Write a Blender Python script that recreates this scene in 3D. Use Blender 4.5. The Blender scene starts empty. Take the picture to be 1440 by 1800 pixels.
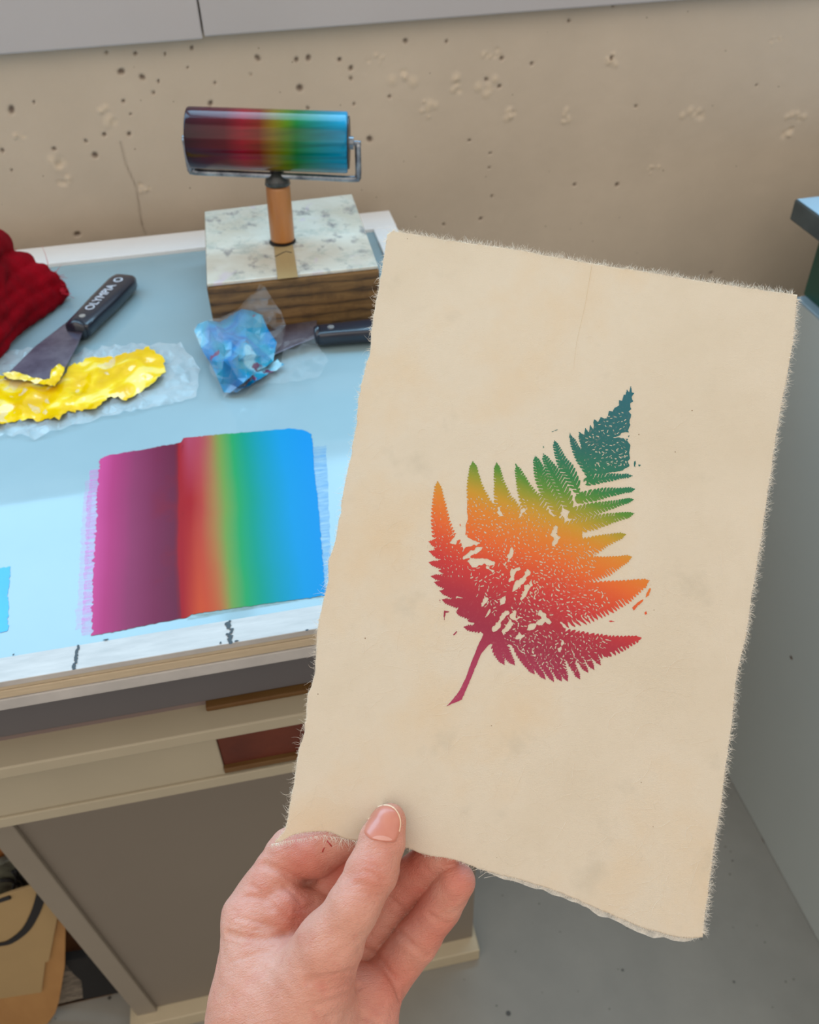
import bpy, bmesh, math, random
import numpy as np
from mathutils import Vector, Matrix, noise as mn, geometry as mg
random.seed(7); rng=np.random.default_rng(7)
SC=bpy.context.scene; COL=SC.collection

# ------------------------------------------------------------------ camera model (1440x1800)
F=1560.0
_V=np.array([57,-1783,-1560.]); UP=-_V/np.linalg.norm(_V)
_r=np.array([11280,1740,-1560.]); _r-=UP*np.dot(_r,UP); _r/=np.linalg.norm(_r)
R=np.array([_r,np.cross(UP,_r),UP])
H=1.32; T=0.90; CAM=np.array([0,0,H])
def ray(px,py): return R@np.array([(px-720)/F,-(py-900)/F,-1.0])
def atd(px,py,d): return CAM+ray(px,py)*d
def onz(px,py,z=T): d=ray(px,py); return CAM+d*((z-H)/d[2])
def ony(px,py,y): d=ray(px,py); return CAM+d*(y/d[1])
def onx(px,py,x): d=ray(px,py); return CAM+d*(x/d[0])

# ------------------------------------------------------------------ materials
def lin(c):
    return tuple((v/12.92 if v<=0.04045 else ((v+0.055)/1.055)**2.4) for v in [x/255 for x in c])+(1,)
class NT:
    def __init__(s,name):
        s.m=bpy.data.materials.new(name); s.m.use_nodes=True; s.t=s.m.node_tree; s.t.nodes.clear()
        s.out=s.n('ShaderNodeOutputMaterial'); s.b=s.n('ShaderNodeBsdfPrincipled'); s.l(s.b,'BSDF',s.out,'Surface')
    def n(s,k,**kw):
        x=s.t.nodes.new(k)
        for a,b in kw.items():
            if hasattr(x,a): setattr(x,a,b)
            else: x.inputs[a].default_value=b
        return x
    def l(s,a,ao,b,bi): s.t.links.new(a.outputs[ao],b.inputs[bi])
    def coord(s,kind='Object'):
        return s.n('ShaderNodeTexCoord'),kind
    def noise(s,scale,detail=4,rough=.55,kind='Object',stretch=None,dist=0):
        tc=s.n('ShaderNodeTexCoord'); nz=s.n('ShaderNodeTexNoise'); nz.inputs['Scale'].default_value=scale
        nz.inputs['Detail'].default_value=detail; nz.inputs['Roughness'].default_value=rough; nz.inputs['Distortion'].default_value=dist
        if stretch:
            mp=s.n('ShaderNodeMapping'); mp.inputs['Scale'].default_value=stretch
            s.l(tc,kind,mp,'Vector'); s.l(mp,'Vector',nz,'Vector')
        else: s.l(tc,kind,nz,'Vector')
        return nz
    def ramp(s,src,out,stops,interp='LINEAR'):
        r=s.n('ShaderNodeValToRGB'); r.color_ramp.interpolation=interp
        e=r.color_ramp.elements
        while len(e)>1: e.remove(e[-1])
        e[0].position=stops[0][0]; e[0].color=stops[0][1]
        for p,c in stops[1:]:
            k=e.new(p); k.color=c
        s.l(src,out,r,'Fac'); return r
    def mix(s,fac,a,b,mode='MIX'):
        m=s.n('ShaderNodeMix',data_type='RGBA',blend_type=mode)
        for i,v in ((0,fac),(6,a),(7,b)):
            if isinstance(v,tuple) and hasattr(v[0],'outputs'): s.t.links.new(v[0].outputs[v[1]],m.inputs[i])
            elif v is not None: m.inputs[i].default_value=v
        return m
    def math(s,op,a,b=None):
        m=s.n('ShaderNodeMath',operation=op)
        for i,v in ((0,a),(1,b)):
            if isinstance(v,tuple): s.t.links.new(v[0].outputs[v[1]],m.inputs[i])
            elif v is not None: m.inputs[i].default_value=v
        return m
    def bump(s,src,out,strength=.3,dist=.001,prev=None):
        b=s.n('ShaderNodeBump'); b.inputs['Strength'].default_value=strength; b.inputs['Distance'].default_value=dist
        s.l(src,out,b,'Height')
        if prev: s.l(prev,'Normal',b,'Normal')
        s.l(b,'Normal',s.b,'Normal'); return b
def P(name,c,rough=.5,metal=0,spec=.5,var=.0,vs=20,bump=0,bs=200,coat=0,dark=None,stretch=None,**kw):
    m=NT(name); b=m.b; cc=lin(c)
    b.inputs['Roughness'].default_value=rough; b.inputs['Metallic'].default_value=metal
    b.inputs['Specular IOR Level'].default_value=spec; b.inputs['Coat Weight'].default_value=coat
    nz=m.noise(vs,5,.6,stretch=stretch)
    d=lin(dark) if dark else tuple(v*(1-var) for v in cc[:3])+(1,)
    rp=m.ramp(nz,'Fac',[(.3,d),(.7,cc)]); m.l(rp,'Color',b,'Base Color')
    if bump: m.bump(m.noise(bs,4),'Fac',bump,.001)
    for k,v in kw.items(): b.inputs[k].default_value=v
    return m.m
def spots(m,basecol,scale,thr,col,seed=0,soft=.03):
    """small round specks scattered on a surface"""
    tc=m.n('ShaderNodeTexCoord'); mp=m.n('ShaderNodeMapping'); mp.inputs['Location'].default_value=(seed,seed*1.7,seed*.3)
    v=m.n('ShaderNodeTexVoronoi'); v.inputs['Scale'].default_value=scale
    m.l(tc,'Object',mp,'Vector'); m.l(mp,'Vector',v,'Vector')
    nz=m.noise(9,2); s=m.math('MULTIPLY',(nz,'Fac'),thr)
    d=m.math('SUBTRACT',(v,'Distance'),(s,0)); r=m.ramp(d,0,[(0,(1,1,1,1)),(soft,(0,0,0,1))])
    # keep only some cells
    sep=m.n('ShaderNodeSeparateColor'); m.l(v,'Color',sep,'Color')
    k=m.math('GREATER_THAN',(sep,0),.62); f=m.math('MULTIPLY',(r,'Color'),(k,0))
    return m.mix((f,0),basecol,col)

# ------------------------------------------------------------------ mesh helpers
def link(o,parent=None):
    COL.objects.link(o)
    if parent is not None: o.parent=parent
    return o
def obj(name,verts,faces,mat,parent=None,smooth=False,uv=None):
    """mesh object; verts given in WORLD space, origin moved to base centre"""
    V=np.asarray(verts,dtype=float).reshape(-1,3)
    o_=np.array([(V[:,0].min()+V[:,0].max())/2,(V[:,1].min()+V[:,1].max())/2,V[:,2].min()])
    if parent is not None: o_=np.array(parent.location)
    me=bpy.data.meshes.new(name); me.from_pydata((V-o_).tolist(),[],[list(map(int,f)) for f in faces]); me.update()
    if smooth: me.polygons.foreach_set('use_smooth',[True]*len(me.polygons))
    if mat: me.materials.append(mat)
    o=bpy.data.objects.new(name,me); link(o,parent)
    if parent is None: o.location=o_
    if uv is not None:
        l=me.uv_layers.new(name='UVMap'); idx=np.zeros(len(me.loops),dtype=int); me.loops.foreach_get('vertex_index',idx)
        l.data.foreach_set('uv',np.asarray(uv)[idx].ravel())
    return o
def sub(par,name,*a,**k):
    """a sub-part: its parent is a part whose own location is (0,0,0) below the thing"""
    root=par.parent; o=obj(name,*a,parent=root,**k); o.parent=par; return o
def tag(o,label,cat=None,group=None,kind=None):
    if label: o['label']=label
    if cat: o['category']=cat
    if group: o['group']=group
    if kind: o['kind']=kind
    return o
def empty(name,loc,label,cat,group=None):
    o=bpy.data.objects.new(name,None); o.location=tuple(float(v) for v in loc); o.empty_display_size=.02; link(o); return tag(o,label,cat,group)
def bm_obj(name,bm,mat,parent=None,smooth=False):
    bm.verts.index_update(); v=[x.co[:] for x in bm.verts]; f=[[q.index for q in p.verts] for p in bm.faces]; bm.free()
    return obj(name,v,f,mat,parent,smooth)
def box_bm(x0,x1,y0,y1,z0,z1,bev=.0008,seg=2):
    bm=bmesh.new(); bmesh.ops.create_cube(bm,size=1)
    for v in bm.verts: v.co=Vector(((x0+x1)/2+v.co.x*(x1-x0),(y0+y1)/2+v.co.y*(y1-y0),(z0+z1)/2+v.co.z*(z1-z0)))
    if bev: bmesh.ops.bevel(bm,geom=bm.edges[:],offset=bev,segments=seg,affect='EDGES',profile=.5)
    return bm
def box(name,x0,x1,y0,y1,z0,z1,mat,parent=None,bev=.0008): return bm_obj(name,box_bm(x0,x1,y0,y1,z0,z1,bev),mat,parent)
def prism(name,poly,off,mat,parent=None,bev=0,smooth=False):
    """closed polygon of world points extruded by the vector off"""
    bm=bmesh.new(); vs=[bm.verts.new(tuple(p)) for p in poly]; f=bm.faces.new(vs)
    r=bmesh.ops.extrude_face_region(bm,geom=[f]); bmesh.ops.translate(bm,verts=[g for g in r['geom'] if isinstance(g,bmesh.types.BMVert)],vec=Vector(tuple(off)))
    bmesh.ops.recalc_face_normals(bm,faces=bm.faces[:])
    if bev: bmesh.ops.bevel(bm,geom=bm.edges[:],offset=bev,segments=2,affect='EDGES',profile=.5)
    return bm_obj(name,bm,mat,parent,smooth)
def tube_geo(pts,rad,n=10,base=0,caps=True):
    pts=[np.array(p,float) for p in pts]; V=[];Fc=[]; prev=None
    for i,p in enumerate(pts):
        t=pts[min(i+1,len(pts)-1)]-pts[max(i-1,0)]; t/=np.linalg.norm(t)+1e-12
        if prev is None:
            a=np.array([0,0,1.]) if abs(t[2])<.9 else np.array([1.,0,0])
        else: a=prev
        u=a-t*np.dot(a,t); u/=np.linalg.norm(u)+1e-12; w=np.cross(t,u); prev=u
        r=rad[i] if hasattr(rad,'__len__') else rad
        for k in range(n):
            an=2*math.pi*k/n; V.append(p+r*(u*math.cos(an)+w*math.sin(an)))
        if i:
            for k in range(n):
                a0=base+(i-1)*n+k;a1=base+(i-1)*n+(k+1)%n; Fc.append((a0,a1,a1+n,a0+n))
    if caps:
        Fc.append([base+k for k in range(n)][::-1]); m=base+(len(pts)-1)*n; Fc.append([m+k for k in range(n)])
    return V,Fc
def tube(name,pts,rad,mat,parent=None,n=16,smooth=True,subp=None):
    V,Fc=tube_geo(pts,rad,n)
    o=(sub(subp,name,V,Fc,mat,smooth=smooth) if subp else obj(name,V,Fc,mat,parent,smooth))
    return o
def hairs(name,strands,rad,mat,parent,label=None,subp=None):
    V=[];Fc=[]
    for s in strands:
        n=len(s); v,f=tube_geo(s,[rad*(1-.75*i/(n-1)) for i in range(n)],3,len(V),False); V+=v; Fc+=f
    o=sub(subp,name,V,Fc,mat,smooth=True) if subp else obj(name,V,Fc,mat,parent,True)
    o['kind']='stuff'; return o
def smooth_poly(pts,n=6,closed=False):
    pts=[np.array(p,float) for p in pts]; N=len(pts); out=[]
    rg=range(N) if closed else range(N-1)
    for i in rg:
        p0=pts[(i-1)%N] if closed or i>0 else pts[i]; p1=pts[i]; p2=pts[(i+1)%N]; p3=pts[(i+2)%N] if closed or i+2<N else p2
        for k in range(n):
            t=k/n; out.append(.5*((2*p1)+(p2-p0)*t+(2*p0-5*p1+4*p2-p3)*t*t+(3*p1-p0-3*p2+p3)*t**3))
    if not closed: out.append(pts[-1])
    return out

# implicit surface -> mesh (naive surface nets)
def surface_nets(fn,lo,hi,h):
    ax=[np.arange(lo[i],hi[i]+h,h,dtype=np.float32) for i in range(3)]
    G=np.meshgrid(*ax,indexing='ij'); D=fn(np.stack([g.ravel() for g in G],1)).reshape(G[0].shape)
    S=D<0; nx,ny,nz=D.shape
    cs=[(i,j,k) for i in (0,1) for j in (0,1) for k in (0,1)]
    def sl(A,c): return A[c[0]:nx-1+c[0],c[1]:ny-1+c[1],c[2]:nz-1+c[2]]
    cnt=sum(sl(S,c).astype(np.int8) for c in cs); act=(cnt>0)&(cnt<8)
    ids=-np.ones(act.shape,dtype=np.int64); I=np.argwhere(act); ids[act]=np.arange(len(I))
    acc=np.zeros((len(I),3)); w=np.zeros(len(I))
    for a in cs:
        for d in range(3):
            if a[d]: continue
            b=list(a); b[d]=1
            da=D[I[:,0]+a[0],I[:,1]+a[1],I[:,2]+a[2]]; db=D[I[:,0]+b[0],I[:,1]+b[1],I[:,2]+b[2]]
            m=(da<0)!=(db<0); t=np.where(m,da/(da-db+1e-20),0)
            p=np.tile(np.array(a,float),(len(I),1)); p[:,d]+=t; acc[m]+=p[m]; w[m]+=1
    V=(I+acc/np.maximum(w,1)[:,None])*h+np.array(lo)
    Q=[]
    for d in range(3):
        e=[(1,0,0),(0,1,0),(0,0,1)][d]; u,v=[(1,2),(2,0),(0,1)][d]
        A=S[:nx-e[0],:ny-e[1],:nz-e[2]]; B=S[e[0]:,e[1]:,e[2]:]
        X=np.argwhere(A!=B); X=X[(X[:,u]>0)&(X[:,v]>0)]
        fl=A[X[:,0],X[:,1],X[:,2]]
        def g(du,dv):
            Y=X.copy(); Y[:,u]-=du; Y[:,v]-=dv
            ok=(Y[:,0]<nx-1)&(Y[:,1]<ny-1)&(Y[:,2]<nz-1); Y[~ok]=0
            r=ids[Y[:,0],Y[:,1],Y[:,2]]; r[~ok]=-1; return r
        q=np.stack([g(1,1),g(0,1),g(0,0),g(1,0)],1); q[~fl]=q[~fl][:,::-1]; Q.append(q[(q>=0).all(1)])
    return V,np.concatenate(Q)
def rcone(p,a,b,ra,rb):
    a=np.array(a,np.float32); b=np.array(b,np.float32); ba=b-a; t=np.clip(((p-a)@ba)/np.dot(ba,ba),0,1)
    return np.linalg.norm(p-a-t[:,None]*ba,axis=1)-(ra+(rb-ra)*t)
def smin(a,b,k):
    h=np.clip(.5+.5*(b-a)/k,0,1); return b*(1-h)+a*h-k*h*(1-h)
def smax(a,b,k): return -smin(-a,-b,k)

# crumple height noise
def ridged(x,y,s,seed=0):
    v=0;a=1;f=s
    for i in range(2):
        v+=a*(1-abs(mn.noise(Vector((x*f+seed,y*f-seed,seed*.7+i*3.1))))*2.2); a*=.5; f*=2.1
    return v/1.75
def sheet(name,outline,ctrl,mat,parent=None,step=7,crump=.002,cs=60,seed=1,zoff=0,subp=None,edge0=False,power=3,rag=2.0,flat=False,hs=1.0):
    """crumpled sheet over the table: outline and control points are (px,py,height above table)"""
    rd=random.Random(seed); out=[]
    N=len(outline)
    for i in range(N):
        a=outline[i];b=outline[(i+1)%N]; L=math.hypot(b[0]-a[0],b[1]-a[1]); n=max(1,int(L/step))
        for k in range(n):
            t=k/n; out.append([a[0]+(b[0]-a[0])*t+rd.uniform(-rag,rag),a[1]+(b[1]-a[1])*t+rd.uniform(-rag,rag)])
    C=np.array([list(c) for c in outline]+[list(c) for c in ctrl],float)
    def hh(x,y):
        d=np.hypot(C[:,0]-x,C[:,1]-y)+1e-3; w=1/d**power; return float((w*C[:,2]).sum()/w.sum())
    xs=[p[0] for p in out]; ys=[p[1] for p in out]
    pts=[Vector(p) for p in out]; n0=len(pts)
    y=min(ys)
    while y<max(ys):
        x=min(xs)
        while x<max(xs):
            qx=x+rd.uniform(-2,2); qy=y+rd.uniform(-2,2); ins=False; j=n0-1
            for i in range(n0):
                if (out[i][1]>qy)!=(out[j][1]>qy) and qx<(out[j][0]-out[i][0])*(qy-out[i][1])/(out[j][1]-out[i][1])+out[i][0]: ins=not ins
                j=i
            if ins: pts.append(Vector((qx,qy)))
            x+=step
        y+=step
    r=mg.delaunay_2d_cdt(pts,[(i,(i+1)%n0) for i in range(n0)],[],1,.05)
    V=[]
    for p in r[0]:
        h=hh(p.x,p.y)*hs; g=onz(p.x,p.y,T+h); e=min(1,h/.004+.3)
        dz=crump*(ridged(g[0],g[1],cs,seed)-.35)*e; z=max(T+.0012+zoff,g[2]+dz+zoff)
        V.append((g[0],g[1],z))
    V=np.array(V)
    return (sub(subp,name,V,r[2],mat,smooth=not flat) if subp else obj(name,V,r[2],mat,parent,not flat))

# ================================================================== CAMERA
cd=bpy.data.cameras.new('camera'); co=bpy.data.objects.new('camera',cd); COL.objects.link(co); SC.camera=co
M=Matrix([[*R[0],0],[*R[1],0],[*R[2],H],[0,0,0,1]]); co.matrix_world=M
cd.sensor_fit='VERTICAL'; cd.sensor_height=36; cd.sensor_width=28.8; cd.lens=F/1800*36; cd.clip_start=.02
cd.dof.use_dof=True; cd.dof.focus_distance=.375; cd.dof.aperture_fstop=19

# ================================================================== ROOM
YW=1.035                      # face of the wall behind the table
ZL=float(ony(0,97,YW-.02)[2]) # underside of the sill board
# wall with real pits and patches
PITS=[(213,126,9),(250,136,7),(238,94,5),(337,84,5),(453,102,8),(521,105,6),(542,102,7),(597,105,5),(617,120,6),(617,138,5),(527,155,8),(370,182,7),(713,72,6),(785,73,4),(882,103,5),(20,193,10),(167,273,7),(183,237,5),(227,236,5),(151,248,4),(1000,37,4),(935,112,4),(1075,102,5),(1118,187,4),(270,163,4),(278,143,4),(378,146,4),(541,190,4),(475,198,4),(622,183,4),(685,170,4),(650,245,8),(825,247,4),(862,270,3),(860,295,3),(1085,325,5),(187,92,4),(330,118,3),(136,412,8),(845,385,4),(230,200,3),(217,178,4),(1010,325,4),(1250,480,4),(780,395,4),(440,130,3),(290,95,3),(60,180,3),(1078,8,5),(20,300,3),(4,265,5),(855,140,5),(878,152,5),(1330,150,3),(680,30,3),(95,262,5),(865,345,3)]
PATCH=[(180,200,20,14),(105,285,17,15),(115,318,12,10),(250,332,12,8),(868,98,20,10),(860,150,18,15),(803,152,13,13),(700,145,30,16),(753,190,16,13),(897,197,16,12),(995,208,10,10),(1073,115,12,15),(1145,296,16,7),(1360,70,20,6),(1218,208,20,18),(1400,200,30,12),(1380,235,20,12),(40,240,16,8),(660,105,20,9)]
x0,x1,z0,z1=-.62,1.25,.62,ZL+.03
def wallgrid():
    st=.0017; nx=int((x1-x0)/st); nz=int((z1-z0)/st)
    X,Z=np.meshgrid(np.linspace(x0,x1,nx),np.linspace(z0,z1,nz)); D=np.zeros_like(X); A=np.zeros_like(X); B=np.zeros_like(X)
    r=np.random.default_rng(3)
    for (px,py,rr) in PITS:
        g=ony(px,py,YW); s=rr/F*np.linalg.norm(g-CAM)*.72; a=r.uniform(0,3.1); e=r.uniform(.6,1)
        dx=(X-g[0]);dz=(Z-g[2]); u=dx*math.cos(a)+dz*math.sin(a); v=-dx*math.sin(a)+dz*math.cos(a)
        q=np.sqrt((u/s)**2+(v/(s*e))**2); m=np.clip(1.25-q,0,1); m=m*m*(3-2*m); D+=m*.0032; A=np.maximum(A,np.clip(m*1.3,0,1))
    for (px,py,sx,sy) in PATCH:
        g=ony(px,py,YW); k=np.linalg.norm(g-CAM)/F; n=6
        for j in range(n):
            cx=g[0]+r.normal(0,.45)*sx*k; cz=g[2]+r.normal(0,.45)*sy*k; s=r.uniform(.25,.6)*min(sx,sy)*k
            q=np.sqrt((X-cx)**2+(Z-cz)**2)/s; m=np.clip(1.2-q,0,1); D-=m*.0012*r.choice([-1,1,1]); B=np.maximum(B,np.clip(m*.9,0,1))
    crk=[ony(*p,YW) for p in [(212,250),(222,290),(240,330),(246,370),(250,395),(256,412)]]
    for a,b in zip(crk[:-1],crk[1:]):
        ax,az,bx,bz=a[0],a[2],b[0],b[2]; L=(bx-ax)**2+(bz-az)**2
        t=np.clip(((X-ax)*(bx-ax)+(Z-az)*(bz-az))/L,0,1); d=np.hypot(X-ax-t*(bx-ax),Z-az-t*(bz-az))
        m=np.clip(1-d/.0016,0,1); D+=m*.001; A=np.maximum(A,m*.55)
    V=np.stack([X,np.full_like(X,YW)+D,Z],-1).reshape(-1,3)
    i=np.arange(nx*nz).reshape(nz,nx); Fc=np.stack([i[:-1,:-1],i[:-1,1:],i[1:,1:],i[1:,:-1]],-1).reshape(-1,4)
    return V,Fc,A.ravel(),B.ravel()
V,Fc,A,B=wallgrid()
m=NT('painted_concrete'); m.b.inputs['Roughness'].default_value=.55
a=m.n('ShaderNodeAttribute',attribute_name='pit'); b=m.n('ShaderNodeAttribute',attribute_name='chip')
nz=m.noise(5,5,.6); base=m.ramp(nz,'Fac',[(.3,lin((184,171,153))),(.7,lin((197,183,164)))])
w=m.mix((b,'Fac'),(base,'Color'),lin((203,187,164)))
w2=m.mix((a,'Fac'),(w,2),lin((112,96,82)))
w3=spots(m,(w2,2),60,.07,lin((120,104,88)),3,.03)
m.l(w3,2,m.b,'Base Color'); bb=m.bump(m.noise(35,5,.6),'Fac',.25,.004); m.bump(m.noise(300,3),'Fac',.12,.001,bb)
concrete=m.m
wall=obj('wall_back',V,Fc,concrete,None,True); tag(wall,None,kind='structure')
for nm,arr in (('pit',A),('chip',B)):
    at=wall.data.attributes.new(nm,'FLOAT','POINT'); at.data.foreach_set('value',arr.astype(np.float32))
wb=obj('wall_back_lower',[(-2.2,YW,0),(2.6,YW,0),(2.6,YW,z0),(-2.2,YW,z0)]+[(-2.2,YW,z0),(x0,YW,z0),(x0,YW,z1),(-2.2,YW,z1),(x1,YW,z0),(2.6,YW,z0),(2.6,YW,z1),(x1,YW,z1)],[(0,1,2,3),(4,5,6,7),(8,9,10,11)],concrete)
tag(wb,None,kind='structure')
# floor
m=NT('grey_painted_floor'); m.b.inputs['Roughness'].default_value=.5
nz=m.noise(6,5,.6); base=m.ramp(nz,'Fac',[(.3,lin((132,129,121))),(.7,lin((147,143,134)))])
s1=spots(m,(base,'Color'),28,.15,lin((70,66,60)),2,.02); s2=spots(m,(s1,2),60,.12,lin((88,84,76)),5,.03)
m.l(s2,2,m.b,'Base Color'); m.bump(m.noise(60,4),'Fac',.15,.002)
fl=box('floor',-2.2,2.6,-1.5,YW+.02,-.05,0,m.m,None,0); tag(fl,None,kind='structure')
# sill board above the wall, with its seam, and the window over it
greypaint=P('grey_sill_paint',(176,174,176),.45,var=.05,vs=6)
def seam_x(): return float(ony(357,60,YW-.02)[0])
sx=seam_x(); ZS=ZL+.135
sl=(float(ony(1100,0,YW-.02)[2])-float(ony(0,97,YW-.02)[2]))
t1=box('trim_1',-2.2,sx-.0008,YW-.02,YW+.22,ZL,ZS,greypaint,None,.002); tag(t1,None,kind='structure')
t2=box('trim_2',sx+.0008,2.6,YW-.02,YW+.22,ZL+.002,ZS,greypaint,None,.002); tag(t2,None,kind='structure')
wf=P('white_window_frame',(225,228,230),.4,var=.03)
WX0,WX1,WZ1=-1.75,1.55,ZS+.95
win=empty('window_1',(0,YW+.02,ZS),None,None); win['kind']='structure'
for (a0,a1,c0,c1) in ((WX0-.05,WX1+.05,ZS,ZS+.05),(WX0-.05,WX1+.05,WZ1,WZ1+.05),(WX0-.05,WX0,ZS+.05,WZ1),(WX1,WX1+.05,ZS+.05,WZ1),(-.13,-.08,ZS+.05,WZ1)):
    box('window_frame',a0,a1,YW+.005,YW+.045,c0,c1,wf,win,.003)
for nm,(a0,a1,c0,c1) in {'wall_back_left':(-2.2,WX0-.05,ZS,2.7),'wall_back_right':(WX1+.05,2.6,ZS,2.7),'wall_back_top':(WX0-.05,WX1+.05,WZ1+.05,2.7)}.items():
    o=box(nm,a0,a1,YW+.0,YW+.2,c0,c1,concrete,None,0); tag(o,None,kind='structure')

# ================================================================== LIGHT
def area(name,loc,target,sx,sy,energy,col):
    l=bpy.data.lights.new(name,'AREA'); l.shape='RECTANGLE'; l.size=sx; l.size_y=sy; l.energy=energy; l.color=col
    o=bpy.data.objects.new(name,l); COL.objects.link(o); o.location=loc
    d=Vector(target)-Vector(loc); o.rotation_euler=d.to_track_quat('-Z','Y').to_euler(); return o
area('window_daylight',((WX0+WX1)/2,YW+.06,ZS+.5),((WX0+WX1)/2,0,ZS+.35),3.3,.95,50,(.38,.72,1.0))
area('warm_room_fill',(-.7,-.9,2.6),(0,.25,.9),3.0,2.2,18,(1.0,.90,.80))  # broad unseen lamp added as warm interior fill
area('warm_room_fill',(1.6,-.9,2.4),(.2,.6,.6),2.0,1.6,8,(1.0,.90,.80))  # second unseen lamp, added as weaker fill from the right
W=bpy.data.worlds.new('world'); SC.world=W; W.use_nodes=True
bg=W.node_tree.nodes['Background']; bg.inputs[0].default_value=(1.0,.925,.85,1); bg.inputs[1].default_value=.54
SC.view_settings.view_transform='Standard'; SC.view_settings.look='None'; SC.view_settings.gamma=1; SC.view_settings.exposure=.27

# ================================================================== TABLE
XR=.1705; XL=-.72; YF=float(onz(300,1150)[1]); YI=float(onz(300,1108)[1]); YB=float(onz(352,411)[1]); YBI=float(onz(352,441)[1])
white=P('white_edge_strip',(190,186,182),.55,var=.06,vs=30,dark=(170,167,164),stretch=(1,6,1))
beige=P('raw_ply_edge',(196,178,150),.6,var=.15,vs=60,stretch=(1,1,14),bump=.2)
palepaint=P('pale_green_grey_paint',(172,161,138),.5,var=.08,vs=10)
darkgrey=P('dark_grey_apron',(96,93,95),.55,var=.08,vs=5)
panelm=P('grey_beige_panel',(126,116,104),.5,var=.07,vs=3)
ochre=P('ochre_plywood',(108,78,36),.6,dark=(96,62,24),vs=25,stretch=(1,6,6))
redbr=P('red_brown_board',(104,44,22),.65,dark=(80,30,14),vs=20,bump=.15)
m=NT('glass_over_white'); m.b.inputs['Roughness'].default_value=.045; m.b.inputs['IOR'].default_value=1.4
nz=m.noise(5,4,.6); base=m.ramp(nz,'Fac',[(.3,lin((136,162,170))),(.7,lin((145,170,178)))])
g2=spots(m,(base,'Color'),90,.07,lin((150,170,176)),1,.02); m.l(g2,2,m.b,'Base Color')
rr=m.ramp(m.noise(9,3),'Fac',[(.4,(.04,)*3+(1,)),(.75,(.12,)*3+(1,))]); m.l(rr,'Color',m.b,'Roughness')
glassm=m.m
tb=empty('printing_table',((XL+XR)/2,(YF+YB)/2,0),'printing table with a light blue glass slab in a white frame','table')
zt=T; LY=lambda py:float(ony(0,py,YF)[2])
box('glass_slab',XL+.03,XR-.02,YI-.002,YBI+.002,zt-.008,zt,glassm,tb,.0005)
FZ=zt+.0022; z1_=LY(1216); z2_=LY(1230); z3_=LY(1249)
f1=box('front_frame',XL,XR,YF,YI,zt-.004,zt+.0006,white,tb,.0004)
white_bright=P('white_strip_brightened',(238,240,241),.4,var=.05,vs=30)  # brighter copy of the strip white, makes up for weak window light
box('back_frame',XL,XR,YBI,YB,zt-.004,FZ+.002,white_bright,tb,.0008)
box('right_frame',XR-.0265,XR,YI,YBI,zt-.004,FZ+.001,white_bright,tb,.0008)
ebm=box('front_edge',XL,XR,YF+.0008,YB,z1_,zt-.0042,beige,tb,.0006)
box('front_edge',XL,XR,YF+.0004,YB,z2_,z1_-.0004,beige,tb,.0006)
box('lower_edge_strip',XL,XR,YF-.0004,YB,z3_,z2_-.0004,white,tb,.0006)
# dark marks on the front frame: real ink ticks
tick=P('black_ink_marks',(40,42,44),.5)
def smudge(par,name,blobs,mat,z,hgt=.0003,n=9):
    V=[];Fc=[]
    for (px,py,rx,ry) in blobs:
        c=onz(px,py,z); e=np.linalg.norm(onz(px+rx,py,z)-c); g=np.linalg.norm(onz(px,py+ry,z)-c); b0=len(V)
        for k in range(n):
            an=2*math.pi*k/n; q=random.uniform(.75,1.2); V.append(c+np.array([e*math.cos(an)*q,g*math.sin(an)*q,hgt]))
        V.append(c+np.array([0,0,hgt*1.2])); 
        for k in range(n): Fc.append((b0+k,b0+(k+1)%n,b0+n))
    return obj(name,V,Fc,mat,par)
bl=[]
for i in range(16):
    t=i/15; bl.append((138-8*t+random.uniform(-1.5,1.5),1136+40*t,random.uniform(2,4),2.5))
for i in range(14): bl.append((404+random.uniform(-4,4),1092+i*2.9,random.uniform(2,5.5),random.uniform(1.5,3)))
bl+=[(388,1130,2,2),(416,1127,4,1.5),(398,1097,4,3),(186,1125,6,1.5),(24,1151,2,1.5),(540,1108,3,1.5)]
smudge(tb,'ink_mark',bl[:16],tick,zt+.0007); smudge(tb,'ink_mark',bl[16:30],tick,zt+.0007)
for b_ in bl[30:]: smudge(tb,'ink_mark',[b_],tick,zt+.0007)
# below the top
YA=YF+.024; Y1=YF+.004
box('apron',XL,XR,YA,YB-.02,float(ony(0,1297,YA)[2]),z3_-.0006,darkgrey,tb,.001)
za=float(ony(0,1297,YA)[2]); zr=float(ony(0,1352,Y1)[2]); zr2=float(ony(0,1371,Y1)[2])
zw=float(ony(560,1222,YA)[2])
mauve=P('mauve_rail',(128,112,108),.5,var=.06)
box('back_rail',XL,XR,YA+.003,YA+.02,zr-.002,za+.001,mauve,tb,.001)
xo=float(ony(362,1240,YA)[0])
o=box('plywood_block',xo,XR-.004,YA-.004,YA+.01,zr+.0002,float(ony(380,1234,YA)[2]),ochre,tb,.001); o['label']='ochre plywood block under the table top'
box('upper_rail',XL,XR+.002,Y1,YA+.03,zr2,zr,palepaint,tb,.0012)
Y2=YA+.004; zb=float(ony(0,1436,Y2)[2])
xd=float(ony(388,1330,Y2)[0])
box('lower_rail',XL,xd,Y2,Y2+.02,zb,zr2+.0005,palepaint,tb,.001)
o=box('dark_red_board',xd,XR-.003,Y2+.002,Y2+.02,zb+.008,zr2+.0005,redbr,tb,.001); o['label']='dark red-brown board set into the lower rail'
box('rail_lip',xd,XR-.003,Y2-.002,Y2+.02,float(ony(450,1343,Y2)[2])-.002,float(ony(450,1338,Y2)[2]),ochre,tb,.0006)
box('lip_rail',XL,XR,Y2-.002,Y2+.03,zb-.012,zb-.0002,palepaint,tb,.001)
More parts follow.
